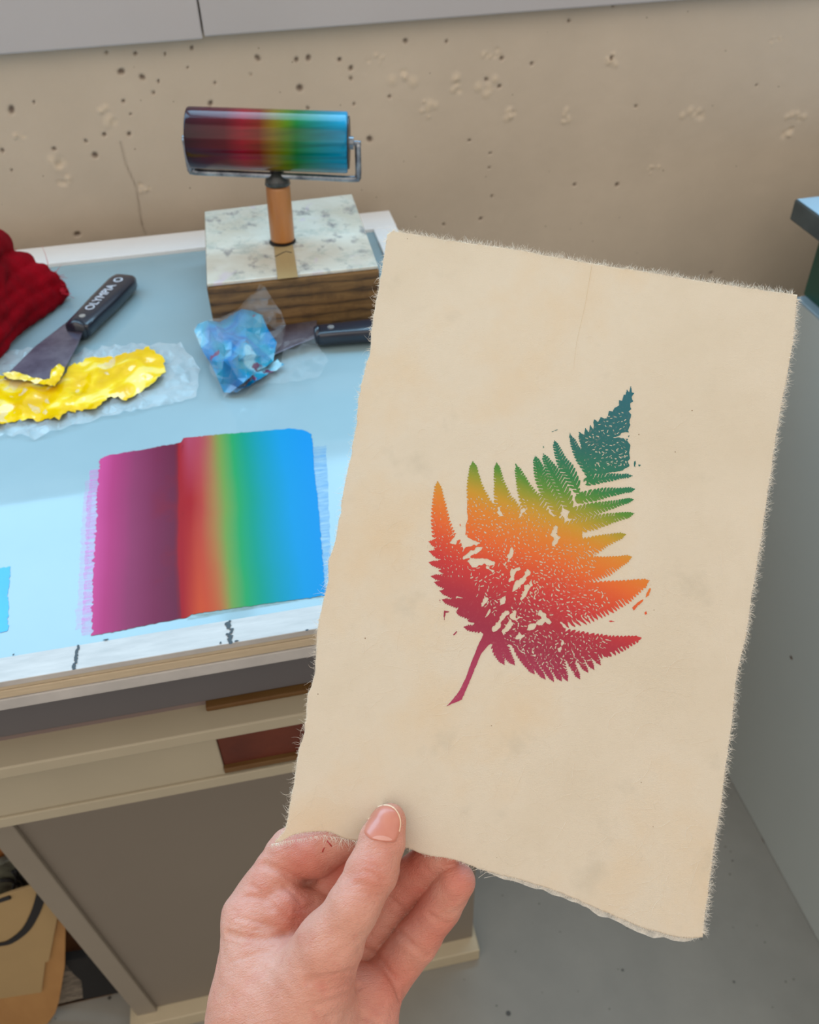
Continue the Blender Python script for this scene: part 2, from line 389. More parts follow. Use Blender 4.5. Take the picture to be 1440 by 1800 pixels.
# slanted storage panel down to the floor
YP=.53
TLp=ony(-26,1450,YP); BLp=ony(252,1790,YP); 
YP2=float(onz(835,1697,0.0)[1]); 
p_tr=np.array([XR-.002,YP,zb-.002]); p_br=np.array([XR-.002,YP,.028])
dirv=(BLp-TLp)/(BLp[2]-TLp[2]); p_tl=TLp+dirv*((zb-.002)-TLp[2]); p_bl=TLp+dirv*(.028-TLp[2])
prism('side_panel',[p_tl,p_tr,p_br,p_bl],(0,.012,0),panelm,tb)
e=np.array([.026,0,0])
prism('panel_flange',[p_tl-e*0.0,p_tl+e,p_bl+e,p_bl],(0,-.006,0),P('panel_flange_paint',(140,130,116),.45,var=.06),tb,.001)
box('plinth',float(p_bl[0])-.01,XR+.004,YP-.02,YP+.02,0,.03,P('cream_plinth',(190,176,148),.55,var=.1,vs=15),tb,.0015)
box('end_panel',XR-.014,XR-.002,YP+.012,YB-.03,.03,zb,panelm,tb,.001)
box('back_leg',XL+.02,XL+.06,YB-.08,YB-.04,0,zb,panelm,tb,.002); box('back_leg',XR-.07,XR-.03,YB-.08,YB-.04,0,zb,panelm,tb,.002)
box('front_leg',XL+.0,XL+.04,YF+.03,YF+.07,0,zb-.012,panelm,tb,.002)

# ================================================================== INK ON THE SLAB
def inkmat(name,stops,key='U'):
    m=NT(name); uv=m.n('ShaderNodeUVMap'); sp=m.n('ShaderNodeSeparateXYZ'); m.l(uv,'UV',sp,'Vector')
    nz=m.noise(12,3); n2=m.math('MULTIPLY_ADD',(nz,'Fac'),.05); n2.inputs[2].default_value=-.025
    s=m.math('ADD',(sp,'X'),(n2,0)); r=m.ramp(s,0,stops)
    m.b.inputs['Roughness'].default_value=.4; m.b.inputs['Specular IOR Level'].default_value=.1; return m,r,sp,uv
L=lin
stops=[(0,L((180,62,120))),(.06,L((158,46,98))),(.16,L((126,42,78))),(.26,L((106,26,58))),(.345,L((92,20,46))),(.36,L((108,14,34))),(.368,L((142,2,12))),(.42,L((146,8,14))),(.47,L((160,52,40))),(.53,L((146,104,54))),(.58,L((100,132,58))),(.64,L((30,136,78))),(.70,L((0,130,108))),(.78,L((0,128,146))),(.88,L((0,128,178))),(1,L((0,124,184)))]
m,r,sp,uv=inkmat('rolled_ink_gradient',stops)
# mauve haze on the left half, hotter orange towards the front of the red band
nz=m.noise(24,4,.6); hz=m.ramp(nz,'Fac',[(.5,(0,0,0,1)),(.8,(1,1,1,1))])
inx=m.ramp(sp,'X',[(.22,(0,0,0,1)),(.3,(1,1,1,1)),(.355,(1,1,1,1)),(.37,(0,0,0,1))]); f=m.math('MULTIPLY',(hz,'Color'),(inx,'Color'))
c1=m.mix((f,0),(r,'Color'),L((120,10,30)))
ory=m.ramp(sp,'Y',[(.0,(1,1,1,1)),(.55,(0,0,0,1))]); orx=m.ramp(sp,'X',[(.38,(0,0,0,1)),(.45,(1,1,1,1)),(.52,(.6,.6,.6,1)),(.58,(0,0,0,1))])
f2=m.math('MULTIPLY',(ory,'Color'),(orx,'Color')); c2=m.mix((f2,0),(c1,2),L((180,62,20)))
pky=m.ramp(sp,'Y',[(.6,(0,0,0,1)),(1,(1,1,1,1))]); pkx=m.ramp(sp,'X',[(.37,(0,0,0,1)),(.42,(1,1,1,1)),(.5,(.6,.6,.6,1)),(.56,(0,0,0,1))])
f3=m.math('MULTIPLY',(pky,'Color'),(pkx,'Color')); c3=m.mix((f3,0),(c2,2),L((156,56,78)))
m.l(c3,2,m.b,'Base Color'); m.bump(m.noise(900,2),'Fac',.05,.0002); inkm=m.m
def ink_patch(name,left,right,y0,y1,z,mat,seed,nx=90,ny=120,rag=.0012,parent=None,skew=0,ux=None):
    """thin film of ink on the slab; left/right: x of its sides; ragged side edges"""
    r=np.random.default_rng(seed); V=[];UV=[];Fc=[]
    def ragged(n,s):
        a=np.cumsum(r.normal(0,1,n)); a-=np.linspace(a[0],a[-1],n); a/=np.abs(a).max()+1e-9
        return s*(.7*a+.6*r.normal(0,1,n)*.5)
    eL=ragged(ny+1,rag*2);eR=ragged(ny+1,rag); eT=ragged(nx+1,rag);eB=ragged(nx+1,rag*.8)
    for j in range(ny+1):
        t=j/ny
        for i in range(nx+1):
            s=i/nx; a=(left[0]+(left[1]-left[0])*t+eL[j]); b=(right[0]+(right[1]-right[0])*t+eR[j])
            x=a+(b-a)*s; q0=y0(s)+eB[i]; q1=y1(s)+eT[i]; y=q0+(q1-q0)*t
            V.append((x,y,z)); UV.append(((x-ux[0])/(ux[1]-ux[0]) if ux else s,t))
    for j in range(ny):
        for i in range(nx):
            k=j*(nx+1)+i; Fc.append((k,k+1,k+nx+2,k+nx+1))
    return obj(name,V,Fc,mat,parent,uv=UV)
gx=lambda px,py:float(onz(px,py)[0]); gy=lambda px,py:float(onz(px,py)[1])
li=[gx(160,1118),gx(176,805)]; ri=[gx(572,1045),gx(546,756)]
yb0,yb1,yb2=gy(160,1118),gy(330,1085),gy(570,1048); yt0,yt1,yt2,yt3=gy(176,805),gy(316,778),gy(325,768),gy(545,756)
lerp=lambda a,b,t:a+(b-a)*t
ybf=lambda s:np.interp(s,[0,.4,.42,1],[yb0,yb1,gy(335,1080),yb2])
def ytf(s): return float(np.interp(s,[0,.03,.38,.385,.6,.9,.97,1],[gy(176,808),gy(190,801),gy(316,779),gy(322,771),gy(430,759),gy(520,752),gy(540,756),gy(548,764)]))
inkfilm=empty('rolled_ink',((li[0]+ri[0])/2,(yb1+yt1)/2,T),'rainbow band of ink rolled out flat on the glass, from pink to blue','ink')
Pz=ink_patch('ink_film',li,ri,ybf,ytf,T+.0003,inkm,4,rag=.0009,parent=inkfilm,ux=(float(np.mean(li)),float(np.mean(ri))))
def ghost(name,c,a):
    m=NT(name); m.b.inputs['Base Color'].default_value=L(c); m.b.inputs['Roughness'].default_value=.3
    nz=m.noise(120,4,.65,stretch=(.5,3,1)); r=m.ramp(nz,'Fac',[(.35,(a*.15,)*3+(1,)),(.65,(a,)*3+(1,))]); m.l(r,'Color',m.b,'Alpha'); return m.m
def gp(nm,l0,l1,r0,r1,yb,yt,mat,sd,z): ink_patch(nm,[gx(*l0),gx(*l1)],[gx(*r0),gx(*r1)],lambda s:yb,lambda s:yt,z,mat,sd,8,70,.0008,parent=inkfilm)
gp('faint_edge',(144,1112),(158,826),(163,1112),(178,826),gy(150,1116),gy(160,826),ghost('thin_pink_ink',(226,120,200),.5),5,T+.00016)
gp('faint_edge',(134,1100),(150,850),(150,1100),(162,850),gy(150,1104),gy(155,845),ghost('thinner_pink_ink',(232,150,214),.28),8,T+.00010)
gp('faint_edge',(570,1045),(546,790),(586,1045),(575,790),gy(575,1050),gy(565,785),ghost('thin_blue_ink',(40,150,215),.45),6,T+.00016)
gp('faint_edge',(330,1083),(330,1068),(575,1048),(575,1030),gy(330,1090),gy(330,1072),ghost('thin_olive_ink',(110,120,90),.5),9,T+.00013)
bp=ink_patch('ink_patch',[gx(-90,1125),gx(-60,1000)],[gx(14,1108),gx(18,1000)],lambda s:gy(5,1112),lambda s:gy(5,998),T+.0003,P('cyan_ink',(0,150,215),.3,var=.1),12,20,40)
tag(bp,'small cyan ink patch at the near left of the glass','ink')

# ================================================================== WOODEN BLOCK + BRAYER
ZB=T+.0405*1.0
HB=.052*1.0; ZB=T+HB+.004
pts=[onz(362,500,ZB),onz(358,371,ZB),onz(620,340,ZB),onz(667,468,ZB)]
yb_=float((onz(370,552,T)[1]))
m=NT('paint_stained_top'); m.b.inputs['Roughness'].default_value=.17
nz=m.noise(16,5,.6); b0=m.ramp(nz,'Fac',[(.35,L((190,180,162))),(.6,L((206,203,190)))])
n2=m.noise(45,4,.65); f=m.ramp(n2,'Fac',[(.52,(0,0,0,1)),(.72,(.5,)*3+(1,))]); c=m.mix((f,'Color'),(b0,'Color'),L((110,134,132)))
n3=m.noise(60,3,.6,stretch=(1.3,.8,1)); f=m.ramp(n3,'Fac',[(.57,(0,0,0,1)),(.72,(.6,)*3+(1,))]); c2=m.mix((f,'Color'),(c,2),L((56,64,88)))
n4=m.noise(22,3,.6,dist=1); f=m.ramp(n4,'Fac',[(.62,(0,0,0,1)),(.74,(.6,)*3+(1,))]); c3=m.mix((f,'Color'),(c2,2),L((196,176,200)))
m.l(c3,2,m.b,'Base Color'); topm=m.m
m=NT('plywood_layers'); m.b.inputs['Roughness'].default_value=.6
tc=m.n('ShaderNodeTexCoord'); sp=m.n('ShaderNodeSeparateXYZ'); m.l(tc,'Object',sp,'Vector'); nz=m.noise(30,4,.6,stretch=(1,1,8))
q=m.math('MULTIPLY',(sp,'Z'),95); q2=m.math('MULTIPLY_ADD',(nz,'Fac'),1.2); m.l(q,0,q2,2); fr=m.math('FRACT',(q2,0))
rp=m.ramp(fr,0,[(0,L((62,44,24))),(.1,L((98,72,38))),(.5,L((124,94,54))),(.85,L((100,74,40))),(1,L((58,42,24)))])
n2=m.noise(26,4,.7); f=m.ramp(n2,'Fac',[(.5,(0,0,0,1)),(.75,(.8,)*3+(1,))]); c=m.mix((f,'Color'),(rp,'Color'),L((60,42,24)))
m.l(c,2,m.b,'Base Color'); plym=m.m
xa,xb=float(pts[0][0]),float(pts[3][0]); ya,ybk=float(pts[0][1])+.0,float((pts[1][1]+pts[2][1])/2)
bc=np.mean(pts,axis=0)
blk=empty('wooden_block',(bc[0],bc[1],T),'paint-stained square plywood block on the glass, with the roller standing in its hole','wooden block')
off=np.array([0,0,-(HB)])
prism('block_body',[p+np.array([0,0,-.0032]) for p in pts],(0,0,-(ZB-T-.0032-.001)),plym,blk,.0022)
def inset(ps,k):
    c=np.mean(ps,axis=0); return [p+(c-p)*k for p in ps]
prism('block_top',inset([p+np.array([0,0,-.0031]) for p in pts],.012),(0,0,.0031),topm,blk,.0008)
hol=onz(497,425,ZB)
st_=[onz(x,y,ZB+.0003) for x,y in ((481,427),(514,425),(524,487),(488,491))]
prism('handle_reflection_strip',st_,(0,0,.0002),P('painted_handle_reflection',(168,142,98),.3,var=.2,vs=40,stretch=(1,.2,1)),blk)  # reflection of the brayer handle, painted as a tan strip
holem=P('dark_hole',(40,34,28),.8)
V,Fc=tube_geo([hol+np.array([0,0,-.0005]),hol+np.array([0,0,.0006])],.0128,24); obj('hole_rim',V,Fc,holem,blk)
cl=[onz(*p,ZB) for p in [(485,448),(498,443),(505,436)]]
cl=[onz(484,452,ZB),onz(496,446,ZB),onz(503,443,ZB),onz(513,445,ZB)]
V,Fc=tube_geo([p+np.array([0,0,.0004]) for p in cl],.0006,6); obj('surface_crack',V,Fc,holem,blk)

YH=float(hol[1])
S=lambda px,py,dy=0:ony(px,py,YH+dy)
br=empty('ink_brayer',(hol[0],hol[1],ZB),'ink roller with rainbow ink, standing upright by its wooden handle on the block','roller')
hwood=P('orange_beech_handle',(176,118,62),.4,dark=(150,94,46),vs=40,stretch=(1,1,.15),coat=.3)
steel=P('inky_steel',(176,182,188),.28,metal=.7,dark=(90,96,106),vs=90)
hb,ht=S(497,420),S(488,322)
hr=.0115
axis=(ht-hb)
tube('handle',[hb+axis*t for t in (0,.03,.5,.93,1.0)],[hr,hr*1.0,hr*1.0,hr*.98,hr*.8],hwood,br,24)
fe=S(486,300)
tube('ferrule',[ht-axis*.01,ht+(fe-ht)*.35,ht+(fe-ht)*.7,fe],[hr*1.03,hr*.95,hr*.7,hr*.5],P('black_inky_ferrule',(26,26,28),.3,dark=(70,76,76),vs=120),br,20)
# roller: right end nearer the camera
cL=S(333,242,.012); cR=S(612,251,-.016); ax=cR-cL; ax/=np.linalg.norm(ax)
rL=.0300
rr_=46/F*np.linalg.norm(S(470,247)-CAM)
m=NT('wet_rainbow_ink'); uv=m.n('ShaderNodeUVMap'); sp=m.n('ShaderNodeSeparateXYZ'); m.l(uv,'UV',sp,'Vector')
r=m.ramp(sp,'X',[(0,L((36,6,22))),(.1,L((60,8,26))),(.25,L((78,6,22))),(.36,L((128,6,26))),(.46,L((112,30,14))),(.55,L((112,94,4))),(.63,L((72,108,4))),(.69,L((6,104,42))),(.78,L((0,114,100))),(.88,L((0,122,142))),(1,L((0,134,176)))])
nz=m.noise(30,3,.5,stretch=(.3,1,6)); r2=m.ramp(nz,'Fac',[(.35,(.6,.6,.6,1)),(.6,(1,1,1,1))]); c=m.mix(1.0,(r,'Color'),(r2,'Color'),'MULTIPLY'); m.l(c,2,m.b,'Base Color'); m.b.inputs['Roughness'].default_value=.14; m.b.inputs['Specular IOR Level'].default_value=.3
N=64;V=[];UV=[];Fc=[]
u=np.cross(ax,[0,0,1]);u/=np.linalg.norm(u);w=np.cross(ax,u); NR=24; LL=np.linalg.norm(cR-cL)
prof=[(0,.9),(.004,.985),(.012,1)]+[(i/NR,1) for i in range(1,NR)]+[(.988,1),(.996,.985),(1,.9)]
for (t,k) in prof:
    for j in range(N):
        an=2*math.pi*j/N; V.append(cL+ax*LL*t+rr_*k*(u*math.cos(an)+w*math.sin(an))); UV.append((t,j/N))
for i in range(len(prof)-1):
    for j in range(N):
        a=i*N+j;b=i*N+(j+1)%N; Fc.append((a,b,b+N,a+N))
Fc.append(list(range(N))[::-1]); Fc.append([(len(prof)-1)*N+k for k in range(N)])
rol=obj('roller',V,Fc,m.m,br,True,uv=UV)
V,Fc=tube_geo([cR+ax*.0003,cR+ax*.0012],rr_*.86,40); sub(rol,'end_cap',V,Fc,P('dark_end_cap',(42,38,38),.4),smooth=False)
V,Fc=tube_geo([cR+ax*.0012,cR+ax*.005],rr_*.22,24); sub(rol,'bearing',V,Fc,steel,smooth=False)
# U-shaped frame below: bar, two arms and axle pins
dn=(hb-ht)/np.linalg.norm(hb-ht); e1=cL-ax*.004; e2=cR+ax*.0085
barL=e1+dn*(rr_+.0045); barR=e2+dn*(rr_+.0065)
tube('axle_pin',[cR+ax*.001,e2+ax*.003],.0022,steel,br,12)
tube('axle_pin',[cL-ax*.0005,e1-ax*.002],.0022,steel,br,12)
fr=[e1+dn*0,e1+dn*(rr_*.6),barL+ax*.0005-dn*.003,barL+ax*.004]+[barL+(barR-barL)*t for t in (.25,.5,.75)]+[barR-ax*.004,barR-ax*.0005-dn*.003,e2+dn*(rr_*.6),e2]
tube('frame',smooth_poly(fr,3),.0029,steel,br,12)
bm_=(barL+barR)/2; tube('frame_neck',[fe+dn*.004,fe+(S(486,294)-fe)*1.0],.0045,P('inky_black_neck',(24,24,28),.3),br,14)

# ================================================================== PUTTY KNIVES
blackp=P('black_plastic',(30,36,50),.28,var=.2,coat=.4)
blade=P('smeared_steel_blade',(150,146,160),.28,metal=.75,dark=(96,86,104),vs=35,stretch=(1,1,1))
rivm=P('steel_rivet',(210,216,220),.25,metal=.8)
whitep=P('white_print',(190,196,206),.5)
def knife(label,hp,widths,bl,zt_,mat_tip=None,text=None):
    """hp: handle axis (px) end->bolster; bl: blade outline px"""
    A_=onz(*hp[0],zt_); B_=onz(*hp[1],zt_); d=B_-A_; Ln=np.linalg.norm(d); d/=Ln; s=np.cross([0,0,1],d); upv=np.cross(d,s)
    k=empty('putty_knife',((A_+B_)/2*np.array([1,1,0])+np.array([0,0,T])),label,'putty knife','putty knives with black handles')
    # handle: rounded slab section along its length
    V=[];Fc=[];n=20;secs=[(0,.25),(.012,.55),(.05,.86),(.12,1),(.5,.98),(.8,.86),(.97,.84),(1,.78)]
    for (t,wd) in secs:
        for j in range(n):
            an=2*math.pi*j/n; cx=abs(math.cos(an))**.55*math.copysign(1,math.cos(an)); cz=abs(math.sin(an))**.45*math.copysign(1,math.sin(an))
            th=widths[1]*(min(1,wd*1.15))
            V.append(A_+d*Ln*t+s*widths[0]*wd*cx+upv*(th*cz-widths[1]))
    for i in range(len(secs)-1):
        for j in range(n):
            a=i*n+j;b=i*n+(j+1)%n; Fc.append((a,b,b+n,a+n))
    Fc.append(list(range(n))[::-1]); Fc.append([(len(secs)-1)*n+q for q in range(n)])
    h=obj('handle',V,Fc,blackp,k,True)
    def disc(c,r,th,nm,mt): 
        v,f=tube_geo([c-upv*th,c+upv*.0004],r,20); sub(h,nm,v,f,mt,smooth=False)
    disc(A_+d*Ln*.87,.0030,.002,'rivet',rivm)
    disc(A_+d*Ln*.17,.0046,.001,'hang_hole_ring',whitep)
    v,f=tube_geo([A_+d*Ln*.17-upv*.001,A_+d*Ln*.17+upv*.0007],.0028,20); sub(h,'hang_hole',v,f,holem,smooth=False)
    tube('bolster',[A_+d*Ln*.985-upv*widths[1],A_+d*Ln*1.03-upv*widths[1]],[widths[0]*.8,widths[0]*.6],blackp,k,16)
    if text:
        cu=bpy.data.curves.new('txt','FONT'); cu.body=text; cu.size=.0125; cu.extrude=.0003; cu.align_x='CENTER'; cu.align_y='CENTER'
        to=bpy.data.objects.new('txt',cu); COL.objects.link(to); bpy.context.view_layer.update()
        me=bpy.data.meshes.new_from_object(to.evaluated_get(bpy.context.evaluated_depsgraph_get())); 
        vs=[np.array(v_.co) for v_ in me.vertices]; fs=[list(p.vertices) for p in me.polygons]; bpy.data.objects.remove(to)
        sx=-d; sy=np.cross(upv,sx); c=A_+d*Ln*.52
        sub(h,'lettering',[c+sx*v_[0]+sy*v_[1]+upv*(v_[2]+.0003) for v_ in vs],fs,whitep)
    P2=[onz(x,y,T+zz) for (x,y,zz) in bl]
    prism('blade',P2,(0,0,-.0012),blade,k,.0002)
    return k,P2
k1,_=knife('black-handled putty knife lying with its blade tip in yellow ink',((222,478),(132,568)),(.0145,.0075),[(117,566,.011),(148,576,.011),(137,604,.0105),(97,677,.008),(60,668,.008),(6,664,.008),(60,610,.0095)],T+.018,text='OLYMPIA')
k2,_=knife('black-handled putty knife lying in front of the block, blade under the blue ink bag',((745,560),(557,577)),(.0125,.0072),[(557,563,.011),(556,592,.011),(520,606,.009),(440,640,.007),(400,600,.007),(495,572,.009)],T+.018)

# ================================================================== YELLOW INK ON PLASTIC
def plastic(name,tint=(225,232,235),al=.12,rough=.12,k=.7):
    m=NT(name); m.b.inputs['Base Color'].default_value=L(tint); m.b.inputs['Roughness'].default_value=rough
    fr=m.n('ShaderNodeLayerWeight'); fr.inputs['Blend'].default_value=.25
    nz=m.noise(120,4,.7); q=m.ramp(nz,'Fac',[(.4,(al*.6,)*3+(1,)),(.7,(al*1.9,)*3+(1,))]); a=m.math('ADD',(q,'Color'),(fr,'Facing')); a.use_clamp=True
    s=m.math('MULTIPLY',(a,0),k)
    m.l(s,0,m.b,'Alpha'); m.b.inputs['Coat Weight'].default_value=1; m.b.inputs['Coat Roughness'].default_value=.08
    m.bump(m.noise(160,3),'Fac',.35,.001); return m.m
film=plastic('clear_plastic_film')
yel=empty('yellow_ink_bag',(*onz(150,680)[:2],T),'opened clear plastic bag smeared with yellow ink, left front on the glass','ink bag')
sheet('plastic_bag',[(-60,660,.004),(-10,625,.006),(60,612,.008),(120,622,.005),(190,608,.006),(260,600,.008),(318,606,.006),(352,650,.003),(345,700,.002),(290,712,.003),(240,722,.004),(180,735,.003),(120,752,.005),(60,770,.005),(10,764,.004),(-60,790,.003)],[(300,650,.006),(130,690,.003)],film,yel,9,.007,55,3,hs=.6,flat=True)
m=NT('yellow_ink'); m.b.inputs['Roughness'].default_value=.15; m.b.inputs['Coat Weight'].default_value=.6
nz=m.noise(34,2,.5,dist=.8); r=m.ramp(nz,'Fac',[(.3,L((222,172,0))),(.5,L((236,192,0))),(.56,L((240,206,20))),(.6,L((246,218,104))),(.75,L((246,222,120)))]); m.l(r,'Color',m.b,'Base Color'); m.bump(m.noise(70,2),'Fac',.3,.002); ym=m.m  # pale ramp stops paint highlights onto the yellow
yk=sheet('yellow_ink',[(-60,670,.007),(0,660,.007),(60,655,.007),(108,668,.008),(125,640,.010),(160,630,.008),(210,622,.010),(262,612,.012),(288,630,.012),(290,655,.010),(262,678,.009),(222,700,.009),(195,698,.008),(170,718,.009),(120,722,.009),(105,738,.009),(60,735,.008),(20,742,.007),(-60,760,.006)],[(150,680,.006),(200,660,.007),(240,640,.012),(40,700,.008)],ym,yel,5,.0030,40,9,rag=2.5,hs=.62)
yt=sheet('ink_on_blade_tip',[(2,655,.0105),(30,654,.0108),(60,664,.0112),(88,668,.0112),(92,646,.0118),(104,640,.012),(114,645,.012),(112,656,.0115),(97,679,.011),(60,672,.0108),(15,664,.0105)],[],ym,yel,4,.0022,200,5,rag=.8)

# ================================================================== BLUE INK BAG
blu=empty('blue_ink_bag',(*onz(430,620)[:2],T),'crumpled clear plastic bag holding bright blue ink, in front of the block','ink bag')
m=NT('blue_ink_in_bag'); m.b.inputs['Roughness'].default_value=.25; m.b.inputs['Coat Weight'].default_value=.15
nz=m.noise(22,1,.4,dist=.9); r=m.ramp(nz,'Fac',[(.3,L((0,84,150))),(.42,L((0,124,180))),(.56,L((0,140,170))),(.60,L((20,150,190))),(.63,L((150,205,222))),(.8,L((176,214,226)))]);  # palest stops are white-blue highlights put into the ink colour
n2=m.noise(55,3); f=m.ramp(n2,'Fac',[(.66,(0,0,0,1)),(.69,(.9,)*3+(1,))]); c=m.mix((f,'Color'),(r,'Color'),L((110,30,80)))
m.l(c,2,m.b,'Base Color'); m.bump(m.noise(60,2),'Fac',.4,.003); bluem=m.m
sheet('blue_ink',[(342,583,.018),(348,572,.020),(385,560,.022),(425,548,.028),(462,556,.022),(470,580,.016),(486,600,.014),(480,632,.010),(452,655,.008),(405,692,.004),(393,690,.004),(374,650,.008),(352,610,.012)],[(400,600,.034),(428,585,.020),(432,620,.036),(440,655,.018),(395,640,.026),(455,600,.010)],bluem,blu,13,.008,34,21,power=2.4,rag=.6,flat=True)
sheet('ink_fold',[(488,633,.005),(500,640,.006),(478,655,.005),(415,691,.004),(410,688,.006),(450,655,.010)],[],bluem,blu,4,.003,90,22,rag=.5)
film2=plastic('crinkled_clear_plastic',(235,238,240),.05,.1,.32)
sheet('plastic_bag',[(340,580,.020),(386,556,.026),(420,540,.032),(440,515,.042),(457,498,.052),(476,520,.048),(494,548,.040),(502,572,.032),(496,600,.024),(483,628,.016),(452,658,.012),(420,690,.006),(394,700,.003),(370,655,.010)],[(400,600,.038),(460,560,.046),(480,585,.034),(432,620,.040),(445,590,.026)],film2,blu,13,.008,34,23,power=2.4,rag=.8,flat=True)
sheet('loose_plastic',[(500,600,.010),(552,590,.014),(560,610,.012),(578,636,.008),(560,665,.003),(520,672,.003),(480,672,.002),(430,694,.002),(470,660,.004),(495,640,.005)],[(540,630,.010),(530,655,.006)],film2,blu,9,.006,50,24,rag=1.5,flat=True)

# ================================================================== RED CLOTH
def cloth():
    segs=[]
    def g(px,py,h): return onz(px,py,T+h)
    folds=[((-60,665,.010),(0,600,.010),(50,556,.010),(110,514,.008),.0095),
           ((-80,650,.022),(-14,590,.022),(42,540,.020),(104,502,.015),.0105),
           ((-90,625,.034),(-24,566,.033),(34,516,.030),(92,490,.024),.0115),
           ((-110,600,.046),(-40,545,.044),(20,500,.040),(74,477,.032),.012),
           ((-120,570,.056),(-50,520,.054),(-2,480,.052),(44,462,.042),.014),
           ((-90,470,.070),(-50,450,.075),(-25,432,.074),(-6,432,.060),.020),
           ((-40,520,.045),(-20,500,.05),(-8,470,.055),(4,452,.05),.016)]
    for f in folds:
        pts=smooth_poly([g(*p) for p in f[:4]],4); segs.append((pts,f[4]))
    nzc={}
    def fn(p):
        D=None
        for pts,r in segs:
            for i in range(len(pts)-1):
                t0=i/(len(pts)-1); t1=(i+1)/(len(pts)-1)
                d=rcone(p,pts[i],pts[i+1],r*(1-.25*t0),r*(1-.25*t1)); D=d if D is None else smin(D,d,.0022)
        w=np.sin(p[:,0]*300+p[:,1]*220+p[:,2]*260+2*np.sin(p[:,1]*60))*.0003+np.sin(p[:,0]*90-p[:,1]*120+3*np.sin(p[:,2]*60))*.0012
        D=D+w
        return np.maximum(D,(T+.0008)-p[:,2])
    lo=g(-120,700,0)-np.array([.06,.05,0]); 
    V,Q=surface_nets(fn,(-.37,.50,T-.001),(-.12,1.0,T+.125),.002)
    return V,Q
V,Q=cloth()
m=NT('red_cotton'); m.b.inputs['Roughness'].default_value=.9; m.b.inputs['Specular IOR Level'].default_value=.1
nz=m.noise(25,4); r=m.ramp(nz,'Fac',[(.35,L((104,0,10))),(.65,L((140,0,18)))]); m.l(r,'Color',m.b,'Base Color'); m.bump(m.noise(500,3,.7),'Fac',.5,.001,m.bump(m.noise(60,4,.6,dist=.8),'Fac',.5,.004)); redm=m.m
print('cloth',len(V))
cl=obj('red_cloth',V,Q,redm,None,True); tag(cl,'crumpled red cotton rag with frayed edge at the left of the glass','rag')
cl.data.update()
st=[]
def clothz(px,py,h): return onz(px,py,T+h)
for i in range(150):
    t=random.random(); ax_=np.interp(t,[0,.3,.6,1],[24,62,98,118]); ay=np.interp(t,[0,.3,.6,1],[444,470,478,512]); h=np.interp(t,[0,.3,.6,1],[.05,.035,.022,.014])
    p=clothz(ax_-6+random.uniform(-4,3),ay+6,h); d=np.array([random.uniform(.3,1),random.uniform(-.3,.9),random.uniform(-.3,.5)])*random.uniform(.003,.008)
    k=np.array([random.gauss(0,.0015) for _ in range(3)]); st.append([p,p+d*.5+k,p+d+k*2])
p=clothz(84,478,.03); st.append([p]+[clothz(x,y,.035) for x,y in ((84,462),(80,448),(74,432))])
hairs('frayed_thread',st,.0004,P('red_thread',(190,20,44),.9),cl)

# ================================================================== RIGHT CABINET + GREEN MACHINE
XC=float((onz(1280,1370,0)[0]+onz(1440,1650,0)[0])/2)
pc=onx(1402,522,XC); ZC=float(pc[2]); 
cabm=P('blue_grey_enamel',(184,190,186),.42,var=.05,vs=4)
cb=empty('grey_cabinet',(XC+.3,.5,0),'pale grey metal cabinet standing at the right','cabinet')
bkY=float(pc[1]); 
box('body',XC,XC+.7,-.2,min(bkY,YW-.01),.0,ZC-.004,cabm,cb,.002)
box('worktop',XC-.001,XC+.7,-.2,min(bkY,YW-.01)+.001,ZC-.0038,ZC,P('light_blue_steel_top',(150,176,192),.3,var=.12,vs=30),cb,.001)
smk=P('rust_specks',(92,66,50),.7)
for (px,py,r_) in ((1391,1156,4),(1341,1479,6)):
    c=onx(px,py,XC-.0006); q=r_/F*np.linalg.norm(c-CAM)*.7
    obj('dent_speck',[c+np.array([0,q*math.cos(k*.698)*1.4,q*math.sin(k*.698)]) for k in range(9)],[list(range(9))],smk,cb)
# green machine with a steel plate
XG=XC+.03
gb=empty('green_press',(XG+.2,.85,ZC),'dark green machine with overhanging steel plate on the grey cabinet','press')
greenm=P('dark_green_enamel',(30,78,64),.35,var=.1)
g1=onz(1413,512,ZC+.004); 
XG=float(g1[0]); YG=float(g1[1])
ZP0=float(ony(1396,392,YG)[2]); ZP1=float(ony(1407,356,YG)[2]); XPl=float(ony(1396,390,YG)[0])
prism('body',[(XG,YG,ZC),(XG+.4,YG,ZC),(XG+.4,YG,ZP0),(XG+.0,YG,ZP0)],(0,-.3,0),greenm,gb,.002)
box('steel_plate',XPl,XG+.4,YG-.34,YG+.01,ZP0+.0003,ZP1,P('dark_steel_plate',(92,104,108),.16,metal=.55,dark=(66,76,80),vs=20),gb,.0015)

box('plate_lit_top',XPl+.002,XG+.4,YG-.338,YG+.008,ZP1+.0002,ZP1+.0012,P('painted_lit_steel',(150,186,208),.3),gb,.0003)  # pale layer paints the bright bluish light on the dark plate's top
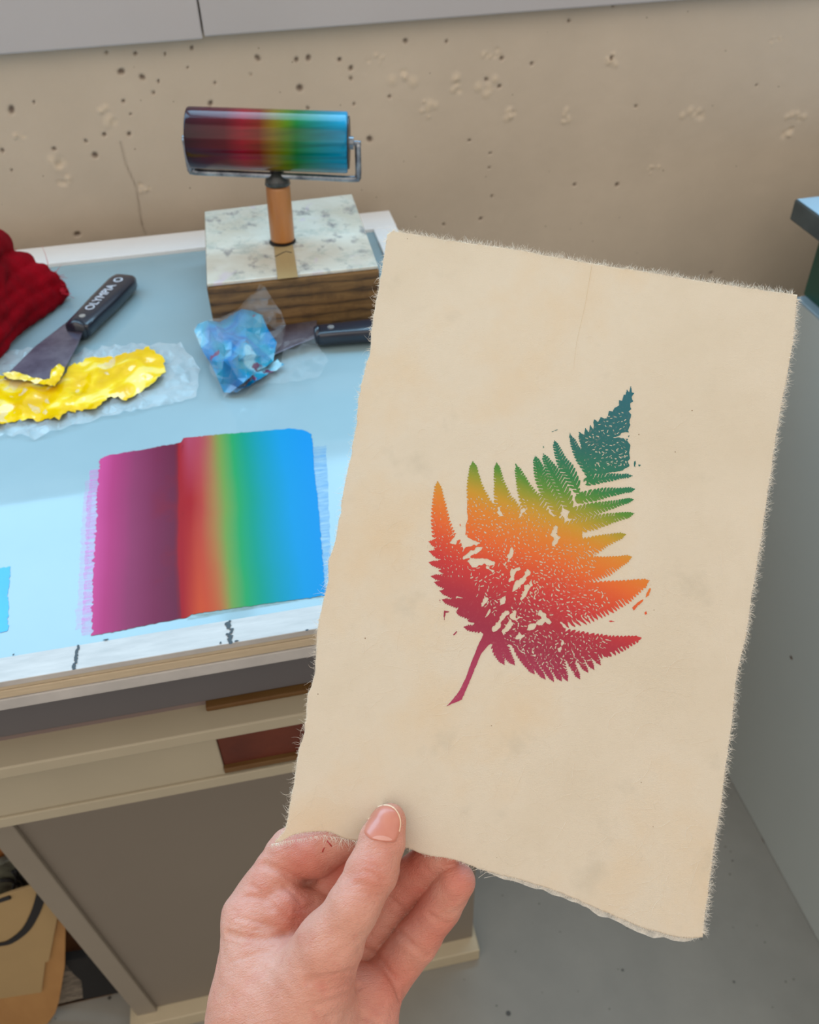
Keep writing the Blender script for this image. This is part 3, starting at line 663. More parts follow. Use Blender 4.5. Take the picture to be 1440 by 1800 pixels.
# ================================================================== UNDER-TABLE STORAGE (lower left)
def Yp(y): return lambda px,py:ony(px,py,y)
def leanboard(name,outline,y,th,mat,label,cat,group=None,bev=.0008):
    q=[ony(x,yy,y) for x,yy in outline]
    for v_ in q: v_[2]=max(v_[2],.001)
    o=prism(name,q,(0,th,0),mat,None,bev); return tag(o,label,cat,group)
def rc(pts): return pts
kraft=P('tan_cardboard',(170,142,98),.75,var=.1,vs=12)
leanboard('drawing_board',[(-60,1650),(116,1612),(114,1700),(104,1760),(97,1782),(84,1800),(60,1812),(-60,1840)],.551,.006,P('orange_tan_board',(186,140,84),.6,dark=(158,112,62),vs=14,stretch=(1,1,.3)),'tan wooden board with a rounded corner stored under the table','board')
fo=leanboard('cardboard_folder',[(-60,1600),(20,1570),(66,1556),(104,1600),(86,1690),(80,1692),(73,1745),(-60,1765)],.546,.004,kraft,'beige cardboard folder with a black strap, leaning on the tan board','folder')
strap=P('black_webbing',(26,24,26),.7)
sp_=[ony(x,y,.5445) for x,y in [(-50,1668),(0,1661),(20,1655),(45,1635),(62,1605),(72,1575),(74,1562)]]
V=[];Fc=[]
pp_=smooth_poly(sp_,5)
for i,p in enumerate(pp_):
    t=np.array(pp_[min(i+1,len(pp_)-1)])-np.array(pp_[max(i-1,0)]); t/=np.linalg.norm(t); n_=np.array([-t[2],0,t[0]])
    hw=.0035+.0022*i/len(pp_)
    for (a,dy) in ((-1,0),(1,0),(1,.001),(-1,.001)): V.append(np.array(p)+n_*hw*a+np.array([0,dy,0]))
    if i:
        b0=(i-1)*4
        for k in range(4): Fc.append((b0+k,b0+(k+1)%4,b0+4+(k+1)%4,b0+4+k))
so=obj('strap',V,Fc,strap,None); so.parent=fo; so.matrix_parent_inverse=Matrix.Translation(-Vector(fo.location)); so['label']='black strap curving over the folder'
st2=[ony(x,y,.5445) for x,y in [(-40,1592),(0,1583),(18,1577)]]
V2,F2=tube_geo(st2,.0025,8); s2=obj('strap',V2,F2,strap,None); s2.parent=fo; s2.matrix_parent_inverse=Matrix.Translation(-Vector(fo.location))
leanboard('wood_offcut',[(-40,1480),(2,1486),(16,1505),(8,1540),(-40,1545)],.60,.012,P('warm_wood',(150,92,40),.6,var=.3,vs=20),'warm brown wood offcut at the far left under the table','wood offcut','stored wood pieces')
leanboard('wood_offcut',[(112,1600),(150,1650),(172,1680),(165,1690),(112,1694)],.60,.02,P('brown_wood',(132,84,40),.6,dark=(90,52,24),vs=30),'brown wood offcut between the tan board and the black bag','wood offcut','stored wood pieces')
leanboard('black_bag',[(112,1690),(150,1684),(176,1672),(196,1700),(214,1728),(212,1745),(146,1758),(143,1725),(128,1712)],.559,.012,P('black_cloth_bag',(20,19,20),.85,var=.3,bump=.3),'black cloth bag slumped under the table panel','bag')
m=NT('newsprint'); m.b.inputs['Roughness'].default_value=.8
nz=m.noise(90,3,.6,stretch=(1,1,6)); r=m.ramp(nz,'Fac',[(.42,L((96,88,78))),(.6,L((150,138,122)))]); m.l(r,'Color',m.b,'Base Color')
leanboard('newspaper_stack',[(110,1706),(150,1712),(150,1754),(200,1748),(200,1768),(96,1800)],.574,.01,m.m,'grey newspaper stack between the tan board and the black bag','newspaper')
leanboard('wood_batten',[(96,1786),(200,1754),(222,1738),(246,1775),(200,1790),(90,1812)],.572,.0015,P('ochre_slat',(132,90,40),.6,dark=(84,54,24),vs=24),'ochre wood batten lying lowest under the table panel','wood batten')
leanboard('jar_rack',[(-20,1530),(30,1506),(48,1530),(62,1556),(20,1568),(-20,1585)],.585,.01,P('grey_green_clutter',(120,122,106),.5,dark=(60,58,50),vs=60),'grey-green crate with tangled black wire behind the folder','crate')
wr=[]
for ch in ([(22,1532),(34,1545),(46,1560),(55,1568)],[(0,1548),(18,1547),(34,1556)],[(28,1530),(30,1545),(24,1560),(30,1572)],[(40,1540),(50,1548),(58,1556)]):
    v,f=tube_geo(smooth_poly([ony(x,y,.58) for x,y in ch],4),.0022,6,len(wr) if False else 0); wr.append((v,f))
V=[];Fc=[]
for v,f in wr:
    b0=len(V); V+=v; Fc+=[[i+b0 for i in q] for q in f]
wo=obj('wire_tangle',V,Fc,strap,None,True); tag(wo,'tangle of black wire in front of the grey-green crate','wire')

# ================================================================== PAPER
CR=[(690,408),(1402,518),(1236,1652),(503,1456)]
Ar=np.array([ray(*p) for p in CR]); s_=np.linalg.solve(np.array([Ar[2],-Ar[1],-Ar[3]]).T,-Ar[0])
dd=np.array([1,s_[1],s_[0],s_[2]])*.397
C4=CAM+Ar*dd[:,None]; O=C4[0]; U=C4[1]-C4[0]; VV=C4[3]-C4[0]; NN=np.cross(VV,U); NN/=np.linalg.norm(NN)
if np.dot(NN,CAM-O)<0: NN=-NN
def pab(px,py):
    d=ray(px,py); t=np.dot(O-CAM,NN)/np.dot(d,NN); q=CAM+d*t-O
    G=np.array([[U@U,U@VV],[U@VV,VV@VV]]); return np.linalg.solve(G,[q@U,q@VV])
def pdep(px,py):
    d=ray(px,py); return np.dot(O-CAM,NN)/np.dot(d,NN)
aT,bT=pab(668,1470)
def disp(a,b):
    r2=((a-aT)/.20)**2+((b-bT)/.13)**2
    flap=.004*np.exp(-(((a-.0)/.10)**2+((b-1.0)/.07)**2))
    return .0014*np.sin(a*3.1+.4)*np.sin(b*2.6)*(1-np.exp(-r2))+flap*(1-np.exp(-r2))
def ppt(a,b,off=0):
    a=np.asarray(a,float);b=np.asarray(b,float)
    return O+a[...,None]*U+b[...,None]*VV+(disp(a,b)+off)[...,None]*NN
def side(pts,n,rag,sd):
    r=np.random.default_rng(sd); P_=smooth_poly(pts,8); P_=np.array(P_); L_=np.r_[0,np.cumsum(np.hypot(*np.diff(P_,axis=0).T))]; t=np.linspace(0,L_[-1],n)
    X=np.interp(t,L_,P_[:,0]);Y=np.interp(t,L_,P_[:,1])
    w=np.zeros(n)
    for k,amp in ((5,.6),(11,.5),(29,.45),(80,.4)):
        kn=r.normal(0,1,k+2); w+=amp*np.interp(np.linspace(0,k+1,n),np.arange(k+2),kn)
    nx=np.gradient(Y);ny=-np.gradient(X);l=np.hypot(nx,ny); w*=rag*np.sin(np.linspace(0,math.pi,n))**.3
    ab=np.array([pab(x,y) for x,y in zip(X+nx/l*w,Y+ny/l*w)]); return ab
NU,NV=260,380
top=side([(680,412),(692,407),(720,411),(800,424),(900,438),(1000,456),(1100,472),(1200,489),(1300,504),(1402,518)],NU,.7,1)
bot=side([(486,1478),(500,1475),(516,1466),(545,1461),(582,1462),(606,1474),(640,1479),(680,1486),(715,1489),(740,1500),(800,1510),(835,1522),(880,1535),(950,1556),(1000,1577),(1060,1601),(1130,1631),(1200,1648),(1236,1648)],NU,1.2,2)
lef=side([(680,412),(674,450),(668,500),(655,570),(652,600),(645,640),(632,700),(622,780),(608,840),(597,920),(583,990),(571,1060),(560,1110),(553,1180),(542,1230),(537,1280),(524,1330),(515,1390),(508,1440),(502,1460),(486,1478)],NV,2.2,3)
rig=side([(1402,518),(1395,600),(1380,680),(1362,780),(1347,880),(1335,960),(1321,1050),(1309,1130),(1295,1200),(1283,1300),(1271,1400),(1258,1470),(1250,1530),(1241,1600),(1236,1648)],NV,1.3,4)
# Coons patch, graded so that rows bunch near the outline
su=np.linspace(0,1,NU); sv=np.linspace(0,1,NV)
AB=np.zeros((NV,NU,2))
for k in range(2):
    lc=(1-sv)[:,None]*top[None,:,k]+sv[:,None]*bot[None,:,k]; ld=(1-su)[None,:]*lef[:,None,k]+su[None,:]*rig[:,None,k]
    bl_=(1-su)[None,:]*(1-sv)[:,None]*top[0,k]+su[None,:]*(1-sv)[:,None]*top[-1,k]+(1-su)[None,:]*sv[:,None]*bot[0,k]+su[None,:]*sv[:,None]*bot[-1,k]
    AB[...,k]=lc+ld-bl_
m=NT('handmade_paper'); t=m.t
tc=m.n('ShaderNodeTexCoord')
nz=m.noise(14,5,.6); base=m.ramp(nz,'Fac',[(.3,L((238,225,204))),(.5,L((242,230,211))),(.7,L((242,224,197)))])
# long plant fibres: stretched, distorted noise in two directions
def fib(st_,rot,lo_,sc):
    tc=m.n('ShaderNodeTexCoord'); mp=m.n('ShaderNodeMapping'); mp.inputs['Scale'].default_value=st_; mp.inputs['Rotation'].default_value=rot
    v=m.n('ShaderNodeTexNoise'); v.inputs['Scale'].default_value=sc; v.inputs['Detail'].default_value=2; v.inputs['Distortion'].default_value=1.6
    m.l(tc,'UV',mp,'Vector'); m.l(mp,'Vector',v,'Vector'); d=m.math('SUBTRACT',(v,'Fac'),.5); d=m.math('ABSOLUTE',(d,0)); return m.ramp(d,0,[(0,(1,1,1,1)),(lo_,(0,0,0,1))])
fa=fib((1,1.5,1),(0,0,.6),.010,26); fb=fib((1,1.4,1),(0,0,-.9),.008,34); fm=m.math('MAXIMUM',(fa,'Color'),(fb,'Color'))
msk=m.ramp(m.noise(20,3),'Fac',[(.45,(0,0,0,1)),(.7,(.22,)*3+(1,))]); ff=m.math('MULTIPLY',(fm,0),(msk,'Color'))
c=m.mix((ff,0),(base,'Color'),L((244,228,196)))
n5=m.noise(35,4,.6); f5=m.ramp(n5,'Fac',[(.6,(0,0,0,1)),(.8,(.5,)*3+(1,))]); c2=m.mix((f5,'Color'),(c,2),L((214,204,184)))
c3=spots(m,(c2,2),130,.045,L((150,120,84)),4,.015)
m.l(c3,2,m.b,'Base Color'); m.b.inputs['Roughness'].default_value=.85; m.b.inputs['Specular IOR Level'].default_value=.2
bp1=m.bump(m.noise(420,3,.6,kind='UV',stretch=(.5,1.6,1)),'Fac',.5,.0007); m.bump(ff,0,.2,.0004,bp1)
tr=m.n('ShaderNodeBsdfTranslucent'); m.l(c3,2,tr,'Color'); mx=m.n('ShaderNodeMixShader'); mx.inputs[0].default_value=.42
m.l(m.b,'BSDF',mx,1); m.l(tr,'BSDF',mx,2); m.l(mx,'Shader',m.out,'Surface'); paperm=m.m
Pf=ppt(AB[...,0],AB[...,1]).reshape(-1,3); Pb=ppt(AB[...,0],AB[...,1],-.00035).reshape(-1,3)
i=np.arange(NU*NV).reshape(NV,NU); Ff=np.stack([i[:-1,:-1],i[1:,:-1],i[1:,1:],i[:-1,1:]],-1).reshape(-1,4); n0=NU*NV
Fb=Ff[:,::-1]+n0
rim=np.r_[i[0,:],i[1:,-1],i[-1,-2::-1],i[-2:0:-1,0]]; rn=np.roll(rim,-1); Fr=np.stack([rim,rn,rn+n0,rim+n0],1)
uvp=np.concatenate([AB.reshape(-1,2)*np.array([1,1.5])]*2)
ctr=ppt(np.array(.5),np.array(1.0))
pe=empty('handmade_paper',ctr,'cream handmade paper sheet with rainbow fern print, held up by the hand','paper')
ps=obj('sheet',np.concatenate([Pf,Pb]),np.concatenate([Ff,Fb,Fr]),paperm,pe,True,uv=uvp)
# deckle fibres round the rim
def edge_strands(ab,n,ln,out_px,cl=1):
    st=[]; K=len(ab); cen=np.array([.5,.5])
    for _ in range(n):
        i_=random.randrange(3,K-3); 
        if cl>1:
            i_=int(min(K-4,max(3,(math.floor(random.random()*cl)+.5+random.gauss(0,.35))*K/cl)))
        p=ppt(np.array(ab[i_][0]),np.array(ab[i_][1])); q=ppt(np.array(ab[i_+3][0]),np.array(ab[i_+3][1])); tg=q-p; tg/=np.linalg.norm(tg)+1e-9
        no=np.cross(NN,tg); c_=ppt(np.array(.5),np.array(.5))
        if np.dot(no,p-c_)<0: no=-no
        L_=ln*random.uniform(.3,1)**1.5; th=random.gauss(0,.9); d=no*math.cos(th)+tg*math.sin(th)+NN*random.gauss(0,.35); k=random.gauss(0,.9)
        pts=[p-no*.0006]; cur=p.copy()
        for j in range(4):
            cur=cur+d*L_/4; d=d+ (tg*k+no*random.gauss(0,.25))*.35; d/=np.linalg.norm(d); pts.append(cur.copy())
        st.append(pts)
    return st
fibm=NT('pale_fibre'); fibm.b.inputs['Base Color'].default_value=L((238,226,208)); fibm.b.inputs['Roughness'].default_value=.7
st=edge_strands(top,1500,.0034,0)+edge_strands(rig,1700,.0034,0,9)+edge_strands(rig,500,.0028,0)+edge_strands(lef,800,.0022,0)+edge_strands(lef,160,.0055,0,8)+edge_strands(bot,600,.0022,0)
hairs('deckle_fibres',st,.00006,fibm.m,pe)
# surface fibres lying in the sheet
st=[]
for _ in range(260):
    a=random.uniform(.03,.97); b=1-abs(random.gauss(0,.33)); 
    if b<.02: continue
    d=random.uniform(0,6.28); pts=[]; k=random.gauss(0,.5)
    ln=random.uniform(.004,.03)
    for j in range(5):
        pts.append(ppt(np.array(a),np.array(b),.00003)); a=min(.99,max(.01,a+math.cos(d)*ln)); b=min(.985,max(.0,b+math.sin(d)*ln*.66)); d+=k
    st.append(pts)
hairs('surface_fibres',st,.00007,fibm.m,pe)
# rolled, frayed lip along the lower edge
V=[];Fc=[];K=6; idx=[j for j in range(int(NU*.44),NU)]
rr=np.random.default_rng(8); wav=np.interp(np.arange(len(idx)),np.linspace(0,len(idx),26),rr.uniform(.5,1.15,26))
for n_,j in enumerate(idx):
    a,b=bot[j]; f_=min(1,n_/40)*(1 if n_<len(idx)-8 else max(.1,(len(idx)-n_)/8)); 
    for k in range(K+1):
        s=k/K; V.append(ppt(np.array(a),np.array(b-.0015+.0125*s*f_*wav[n_]),-.0003-.0009*math.sin(s*2.4)*f_+.0001*math.sin(n_*.9+k)))
    if n_:
        for k in range(K): q=(n_-1)*(K+1)+k; Fc.append((q,q+1,q+K+2,q+K+1))
lipm=NT('thin_deckle'); lipm.b.inputs['Base Color'].default_value=L((206,202,192)); lipm.b.inputs['Roughness'].default_value=.8
nz=lipm.noise(260,4,.7); r=lipm.ramp(nz,'Fac',[(.3,(.45,)*3+(1,)),(.65,(1,)*3+(1,))]); lipm.l(r,'Color',lipm.b,'Alpha'); lipm.bump(lipm.noise(300,3),'Fac',.5,.001)
obj('deckle_lip',V,Fc,lipm.m,pe,True)
st=[]
for _ in range(150):
    t=random.random(); px=np.interp(t,[0,.3,.6,1],[480,510,570,640]); py=np.interp(t,[0,.3,.6,1],[1480,1474,1466,1480])
    a,b=pab(px,py); an=random.gauss(.9,.7); L_=random.uniform(.01,.03)*(1.2 if t>.6 else .5); pts=[]
    for j in range(5): pts.append(ppt(np.array(a),np.array(b),.0005+.0003*j)); a+=math.cos(an)*L_/4; b+=math.sin(an)*L_/4*.66; an+=random.gauss(0,.2)
    st.append(pts)
hairs('torn_fibres',st,.00008,fibm.m,pe)
cl_=[(735,470),(734,520),(728,560)]
# faint crease
cr=[pab(x,y) for x,y in [(1040,468),(1035,500),(1028,540),(1014,600),(1008,650)]]
hairs('faint_crease',[[ppt(np.array(a),np.array(b),.00002) for a,b in cr]],.00012,P('crease_brown',(216,194,160),.9),pe)
ps.parent=pe

# ---- fern print: traced as an implicit mask, meshed on the sheet
def fern():
    st=1.6; W_,H_=1260,1800; xs=np.arange(0,W_,st); ys=np.arange(30,1770,st); X,Y=np.meshgrid(xs,ys); Fd=np.full(X.shape,-50.)
    rf=np.random.default_rng(11)
    def vn(sc,seed):
        g=np.random.default_rng(seed).uniform(-1,1,(int(H_/sc)+3,int(W_/sc)+3)); gx_=X/sc; gy_=Y/sc; i0=gx_.astype(int); j0=gy_.astype(int); fx=gx_-i0; fy=gy_-j0; fx=fx*fx*(3-2*fx); fy=fy*fy*(3-2*fy)
        return (g[j0,i0]*(1-fx)+g[j0,i0+1]*fx)*(1-fy)+(g[j0+1,i0]*(1-fx)+g[j0+1,i0+1]*fx)*fy
    wob=vn(14,1)*3+vn(34,2)*4
    def curve(pts): return np.array(smooth_poly(pts,7))
    def pinna(pts,wl,wr,per=22,slant=.55,depth=.38,slit=0.,slo=.25,shi=.95,sw=.16,speck=0,teeth=True):
        """wl/wr: half widths left/right of the midrib (list base->tip)"""
        C=curve(pts); seg=np.diff(C,axis=0); L_=np.r_[0,np.cumsum(np.hypot(seg[:,0],seg[:,1]))]; mw=max(max(wl),max(wr))+25
        x0_,x1_=C[:,0].min()-mw,C[:,0].max()+mw; y0_,y1_=C[:,1].min()-mw,C[:,1].max()+mw
        ii=np.where((ys>=y0_)&(ys<=y1_))[0]; jj=np.where((xs>=x0_)&(xs<=x1_))[0]
        if len(ii)==0 or len(jj)==0: return
        sl_=(slice(ii[0],ii[-1]+1),slice(jj[0],jj[-1]+1)); x=X[sl_]+wob[sl_]*.3; y=Y[sl_]+wob[::-1,:][sl_]*.3
        best=np.full(x.shape,1e9); S_=np.zeros(x.shape); Tt=np.zeros(x.shape)
        for k in range(len(seg)):
            a=C[k]; d=seg[k]; l=math.hypot(*d)+1e-9; u_=((x-a[0])*d[0]+(y-a[1])*d[1])/l; v_=((x-a[0])*d[1]-(y-a[1])*d[0])/l
            uc=np.clip(u_,0,l); q=np.hypot(u_-uc,v_); mm=q<best; best=np.where(mm,q,best); S_=np.where(mm,L_[k]+uc,S_); Tt=np.where(mm,np.where(v_>=0,-q,q),Tt)
        s=S_/L_[-1]; w=np.where(Tt>0,np.interp(s,np.linspace(0,1,len(wr)),wr),np.interp(s,np.linspace(0,1,len(wl)),wl))
        at=np.abs(Tt); pp=per*1.38*(1-.3*s); ph=((S_-at*slant)/pp+wob[sl_]*.03)%1.0; tri=np.abs(ph-.5)*2   # 1 at gap
        w=w*1.2*np.clip((L_[-1]-S_)/26+.12,.12,1); edge=w*(1-depth*(tri**1.7))-at if teeth else w-at
        
        f_=edge
        if slit>0:
            gate=vn(40,int(abs(pts[0][0])+per))[sl_]
            gap=(tri-(1-sw*(1.0+.6*gate)))*pp*.5; zone=np.minimum(at-w*slo,w*shi-at+3)
            f_=np.where(gate>1-2*slit,np.minimum(f_,-np.minimum(gap,zone*.4)),f_)
        Fd[sl_]=np.maximum(Fd[sl_],f_)
    def poly(P_,sign=1,rag=2.5):
        P_=np.array(P_,float); x0_,x1_=P_[:,0].min()-15,P_[:,0].max()+15; y0_,y1_=P_[:,1].min()-15,P_[:,1].max()+15
        ii=np.where((ys>=y0_)&(ys<=y1_))[0]; jj=np.where((xs>=x0_)&(xs<=x1_))[0]; sl_=(slice(ii[0],ii[-1]+1),slice(jj[0],jj[-1]+1)); x=X[sl_];y=Y[sl_]
        d=np.full(x.shape,1e9); ins=np.zeros(x.shape,bool); n=len(P_)
        for k in range(n):
            a=P_[k];b=P_[(k+1)%n]; e_=b-a; t_=np.clip(((x-a[0])*e_[0]+(y-a[1])*e_[1])/(e_@e_+1e-9),0,1); d=np.minimum(d,np.hypot(x-a[0]-t_*e_[0],y-a[1]-t_*e_[1]))
            c_=((a[1]>y)!=(b[1]>y))&(x<(b[0]-a[0])*(y-a[1])/((b[1]-a[1]) if b[1]!=a[1] else 1e-9)+a[0]); ins^=c_
        f_=np.where(ins,d,-d)+wob[sl_]*rag/4
        if sign>0: Fd[sl_]=np.maximum(Fd[sl_],f_)
        else: Fd[sl_]=np.minimum(Fd[sl_],-f_)
    # central mass
    poly([(345,1340),(300,1190),(235,1060),(225,930),(250,800),(330,745),(420,720),(520,730),(640,700),(760,790),(850,800),(850,900),(860,990),(850,1100),(820,1180),(790,1260),(760,1350),(640,1400),(420,1400)])
    # left pinnae
    pinna([(345,1330),(240,1150),(160,960),(108,780),(90,560)],[30,70,88,66,52,36,11],[35,60,100,82,52,34,11],24,.5,.3,.35,.45)
    for b_,e_,w in (((345,1330),(226,1326),20),((340,1275),(186,1246),22),((330,1230),(112,1182),24),((310,1180),(100,1136),24),((280,1130),(72,1090),26),((250,1070),(55,1060),22),((220,1010),(44,986),24),((200,960),(46,928),26),((180,900),(42,876),26)):
        m_=((b_[0]+e_[0])/2,(b_[1]+e_[1])/2+6); pinna([b_,m_,e_],[w*.7,w,w*.8,11],[w*.7,w,w*.8,11],15,.6,.4)
    pinna([(520,1130),(430,960),(330,790),(292,640),(275,455)],[20,60,110,70,46,36,11],[20,60,90,80,70,36,11],22,.5,.25)
    poly([(250,620),(245,700),(250,760),(240,790),(236,840),(262,880),(320,885),(420,880),(460,720),(400,690),(330,640)])
    pinna([(600,1000),(520,830),(440,690),(410,560),(401,462)],[10,40,60,45,24,11],[10,50,80,60,30,11],20,.55,.3,.25,.5)
    pinna([(680,900),(610,740),(550,620),(505,475)],[10,30,48,30,11],[10,50,70,36,11],20,.55,.3,.35,.4)
    pinna([(750,790),(690,660),(635,550),(603,425)],[10,26,34,26,11],[10,32,48,34,11],20,.75,.3,.75,.3)
    pinna([(800,740),(745,620),(690,510),(645,415)],[10,30,34,26,11],[10,36,42,32,11],20,.75,.3,.85,.22)
    pinna([(850,650),(790,540),(735,440),(704,345)],[10,26,32,20,11],[10,30,40,24,11],19,.75,.3,.85,.25)
    pinna([(900,560),(855,460),(815,390),(793,320)],[10,18,26,17,11],[10,26,34,20,11],18,.75,.3,.7,.3)
    # teal tip
    TE=[(832,300),(862,318),(866,276),(884,300),(893,262),(908,285),(912,232),(935,250),(948,222),(968,228),(985,215),(990,186),(1010,190),(1022,170),(1045,160),(1042,130),(1062,135),(1068,100),(1080,108),(1086,76),(1098,90),(1106,60),(1112,90),(1124,94),(1112,116),(1120,138),(1104,150),(1110,178),(1096,190),(1108,210),(1098,240),(1104,262),(1092,290),(1098,320),(1088,345),(1102,370),(1098,410),(1104,440),(1090,455),(1100,478),(1060,500),(1000,515),(905,522),(885,470),(860,400),(846,345)]
    poly(TE,1,2.5)
    pinna([(905,520),(860,400),(838,300)],[8,10,10,11],[10,14,14,11],16,.6,.4)
    # right pinnae
    pinna([(880,560),(960,545),(1040,535),(1114,530)],[22,26,20,12,11],[20,22,18,10,11],18,.8,.3,.8,.25)
    pinna([(840,650),(960,625),(1060,610),(1130,600)],[26,30,26,16,11],[26,28,22,14,11],18,.8,.3,.8,.25)
    pinna([(790,730),(930,700),(1040,675),(1120,655)],[26,30,26,16,11],[28,32,26,16,11],18,.8,.3,.8,.25)
    pinna([(740,810),(880,780),(1010,750),(1124,730)],[26,32,30,20,11],[34,40,36,24,11],20,.8,.3,.7,.3)
    pinna([(680,920),(830,895),(960,862),(1080,838)],[30,40,26,18,11],[40,70,70,38,12],20,.8,.35,.4,.45)
    pinna([(600,1010),(770,1010),(930,985),(1112,957)],[30,50,44,18,11],[40,80,95,70,12],20,.7,.3,.2,.5)
    pinna([(480,1170),(700,1160),(900,1130),(1060,1105),(1206,1082)],[40,70,56,36,22,11],[40,90,150,150,125,85,12],26,.75,.28,.25,.6,.98,.2)
    pinna([(400,1390),(600,1375),(800,1390),(1000,1400),(1162,1383)],[40,60,40,44,34,24,11],[20,50,100,105,90,60,12],28,.7,.35,.3,.5,1.2,.2)
    for b_,e_,w in (((392,1400),(440,1524),26),((425,1400),(495,1526),26),((490,1405),(600,1574),20),((545,1420),(655,1600),22),((600,1420),(700,1612),22),((660,1430),(742,1612),26),((715,1430),(774,1612),28),((765,1430),(838,1600),22),((815,1430),(880,1566),20),((860,1430),(914,1552),20),((905,1430),(948,1526),18),((950,1420),(1000,1482),14)):
        m_=((b_[0]+e_[0])/2-6,(b_[1]+e_[1])/2+4); pinna([b_,m_,e_],[w*.7,w,w*.7,11],[w*.7,w,w*.7,11],16,.8,.42)
    # stem
    poly([(335,1345),(322,1385),(295,1440),(268,1510),(240,1590),(205,1660),(172,1706),(138,1742),(170,1728),(218,1708),(248,1640),(285,1545),(318,1470),(352,1425),(385,1402),(400,1380),(380,1340)],1,1.0)
    # stray marks
    for P_ in ([(1190,1150),(1205,1118),(1214,1125),(1200,1160),(1185,1172)],[(1115,1225),(1140,1200),(1172,1180),(1168,1192),(1140,1218),(1122,1238)],[(1178,1250),(1190,1240),(1192,1256),(1182,1262)],[(980,1294),(1000,1292),(1026,1298),(1000,1300)],[(124,1240),(160,1246),(134,1252),(126,1290),(120,1270)],[(172,1368),(190,1345),(194,1352),(178,1368)],[(1124,456),(1132,450),(1130,486),(1122,480)],[(1142,470),(1162,472),(1150,482)],[(784,300),(790,310),(790,340),(783,330)],[(498,466),(504,470),(503,490)],[(204,786),(212,780),(210,796)],[(98,1180),(106,1184),(104,1200)],[(644,372),(649,380),(647,400)],[(690,298),(720,286),(722,289),(692,301)],[(1150,1380),(1158,1378),(1155,1392)]):
        poly(P_,1,1.5)
    # white gaps
    for P_ in ([(478,1145),(520,1070),(578,1012),(565,1058),(520,1112)],[(372,1368),(400,1300),(446,1236),(464,1252),(430,1305),(392,1352)],[(412,1222),(422,1180),(452,1142),(456,1160),(432,1205)],[(530,1175),(548,1120),(582,1082),(596,1110),(560,1146)],[(468,1085),(488,1022),(534,988),(524,1026),(494,1066)],[(678,912),(708,850),(742,852),(702,902)],[(686,842),(698,800),(718,804),(706,852)],[(738,748),(750,713),(788,714),(772,758),(760,735)],[(833,618),(843,563),(872,560),(850,612)],[(222,930),(232,872),(242,828),(262,878),(325,884),(250,900)],[(158,884),(196,822),(216,826),(190,860),(182,888)],[(448,1010),(456,945),(488,905),(480,945),(466,1000)],[(400,722),(412,700),(440,745),(420,742)],[(518,752),(526,712),(548,698),(560,712),(534,740)],[(338,1282),(350,1240),(372,1225),(362,1262)],[(318,1215),(340,1165),(352,1180),(330,1225)],[(1040,326),(1062,310),(1096,308),(1080,326),(1098,334),(1060,334)],
        [(250,980),(300,958),(385,985),(400,1000),(340,990),(270,1010)],[(230,965),(262,925),(330,905),(320,925),(260,955)],[(350,1015),(410,1030),(430,1050),(380,1040)],[(420,1350),(470,1290),(480,1310),(440,1368)],[(500,1390),(520,1355),(556,1370),(530,1398)],[(556,1345),(580,1310),(625,1315),(590,1345)],[(600,1310),(640,1285),(650,1300),(620,1325)],[(470,1270),(500,1240),(505,1275),(530,1262),(510,1300)],[(180,1160),(240,1170),(250,1180),(190,1172)],[(720,1440),(750,1400),(760,1410),(735,1450)],[(610,1240),(640,1245),(690,1300),(680,1320),(640,1280)],[(735,1290),(780,1335),(770,1340),(730,1305)]):
        poly(P_,-1,9)
    # elongated specks (lost ink between leaflets)
    def specks(n,reg,ang,l0,l1,w0,w1,jit=.35,seed=0):
        r_=np.random.default_rng(seed); R_=np.array(reg,float); bx=(R_[:,0].min(),R_[:,0].max(),R_[:,1].min(),R_[:,1].max()); k=0
        from_=[]
        while k<n:
            cx=r_.uniform(bx[0],bx[1]); cy=r_.uniform(bx[2],bx[3]); ins=False; j=len(R_)-1
            for i_ in range(len(R_)):
                if (R_[i_,1]>cy)!=(R_[j,1]>cy) and cx<(R_[j,0]-R_[i_,0])*(cy-R_[i_,1])/(R_[j,1]-R_[i_,1])+R_[i_,0]: ins=not ins
                j=i_
            k+=1
            if not ins or any((cx-q_[0])**2+(cy-q_[1])**2<210 for q_ in from_): continue
            from_.append((cx,cy))
            a=ang+r_.normal(0,jit*.6)+.6*math.sin(cx*.012+cy*.017); 
            if r_.random()<.2: a+=1.2
            l=r_.uniform(l0,l1)*.75; w=r_.uniform(w0,w1)*.95; m_=l+w+4
            ii=np.where((ys>=cy-m_)&(ys<=cy+m_))[0]; jj=np.where((xs>=cx-m_)&(xs<=cx+m_))[0]
            if len(ii)<2 or len(jj)<2: continue
            sl_=(slice(ii[0],ii[-1]+1),slice(jj[0],jj[-1]+1)); x=X[sl_]-cx; y=Y[sl_]-cy; u_=x*math.cos(a)+y*math.sin(a); v_=-x*math.sin(a)+y*math.cos(a)
            q=np.hypot(np.maximum(np.abs(u_)-l,0),v_)-w; Fd[sl_]=np.minimum(Fd[sl_],q+wob[sl_]*.12)
    specks(900,[(250,640),(330,640),(420,690),(560,650),(700,760),(640,900),(600,1000),(460,1020),(300,890),(240,820)],.6,2,7,1.3,3.2,.5,1)
    specks(500,[(620,900),(900,880),(930,960),(900,1060),(700,1120),(580,1080)],.3,2,9,1.5,3.6,.6,2)
    specks(600,[(500,1120),(700,1090),(950,1110),(1000,1200),(850,1290),(700,1260),(560,1340),(430,1360)],.5,3,10,1.5,3.8,.6,3)
    specks(320,[(220,940),(460,1000),(460,1140),(380,1280),(310,1200)],-.6,4,11,1.3,3.2,.7,4)
    specks(240,[(60,700),(140,740),(200,900),(240,1080),(90,1060)],.9,2,6,1.1,2.4,.6,5)
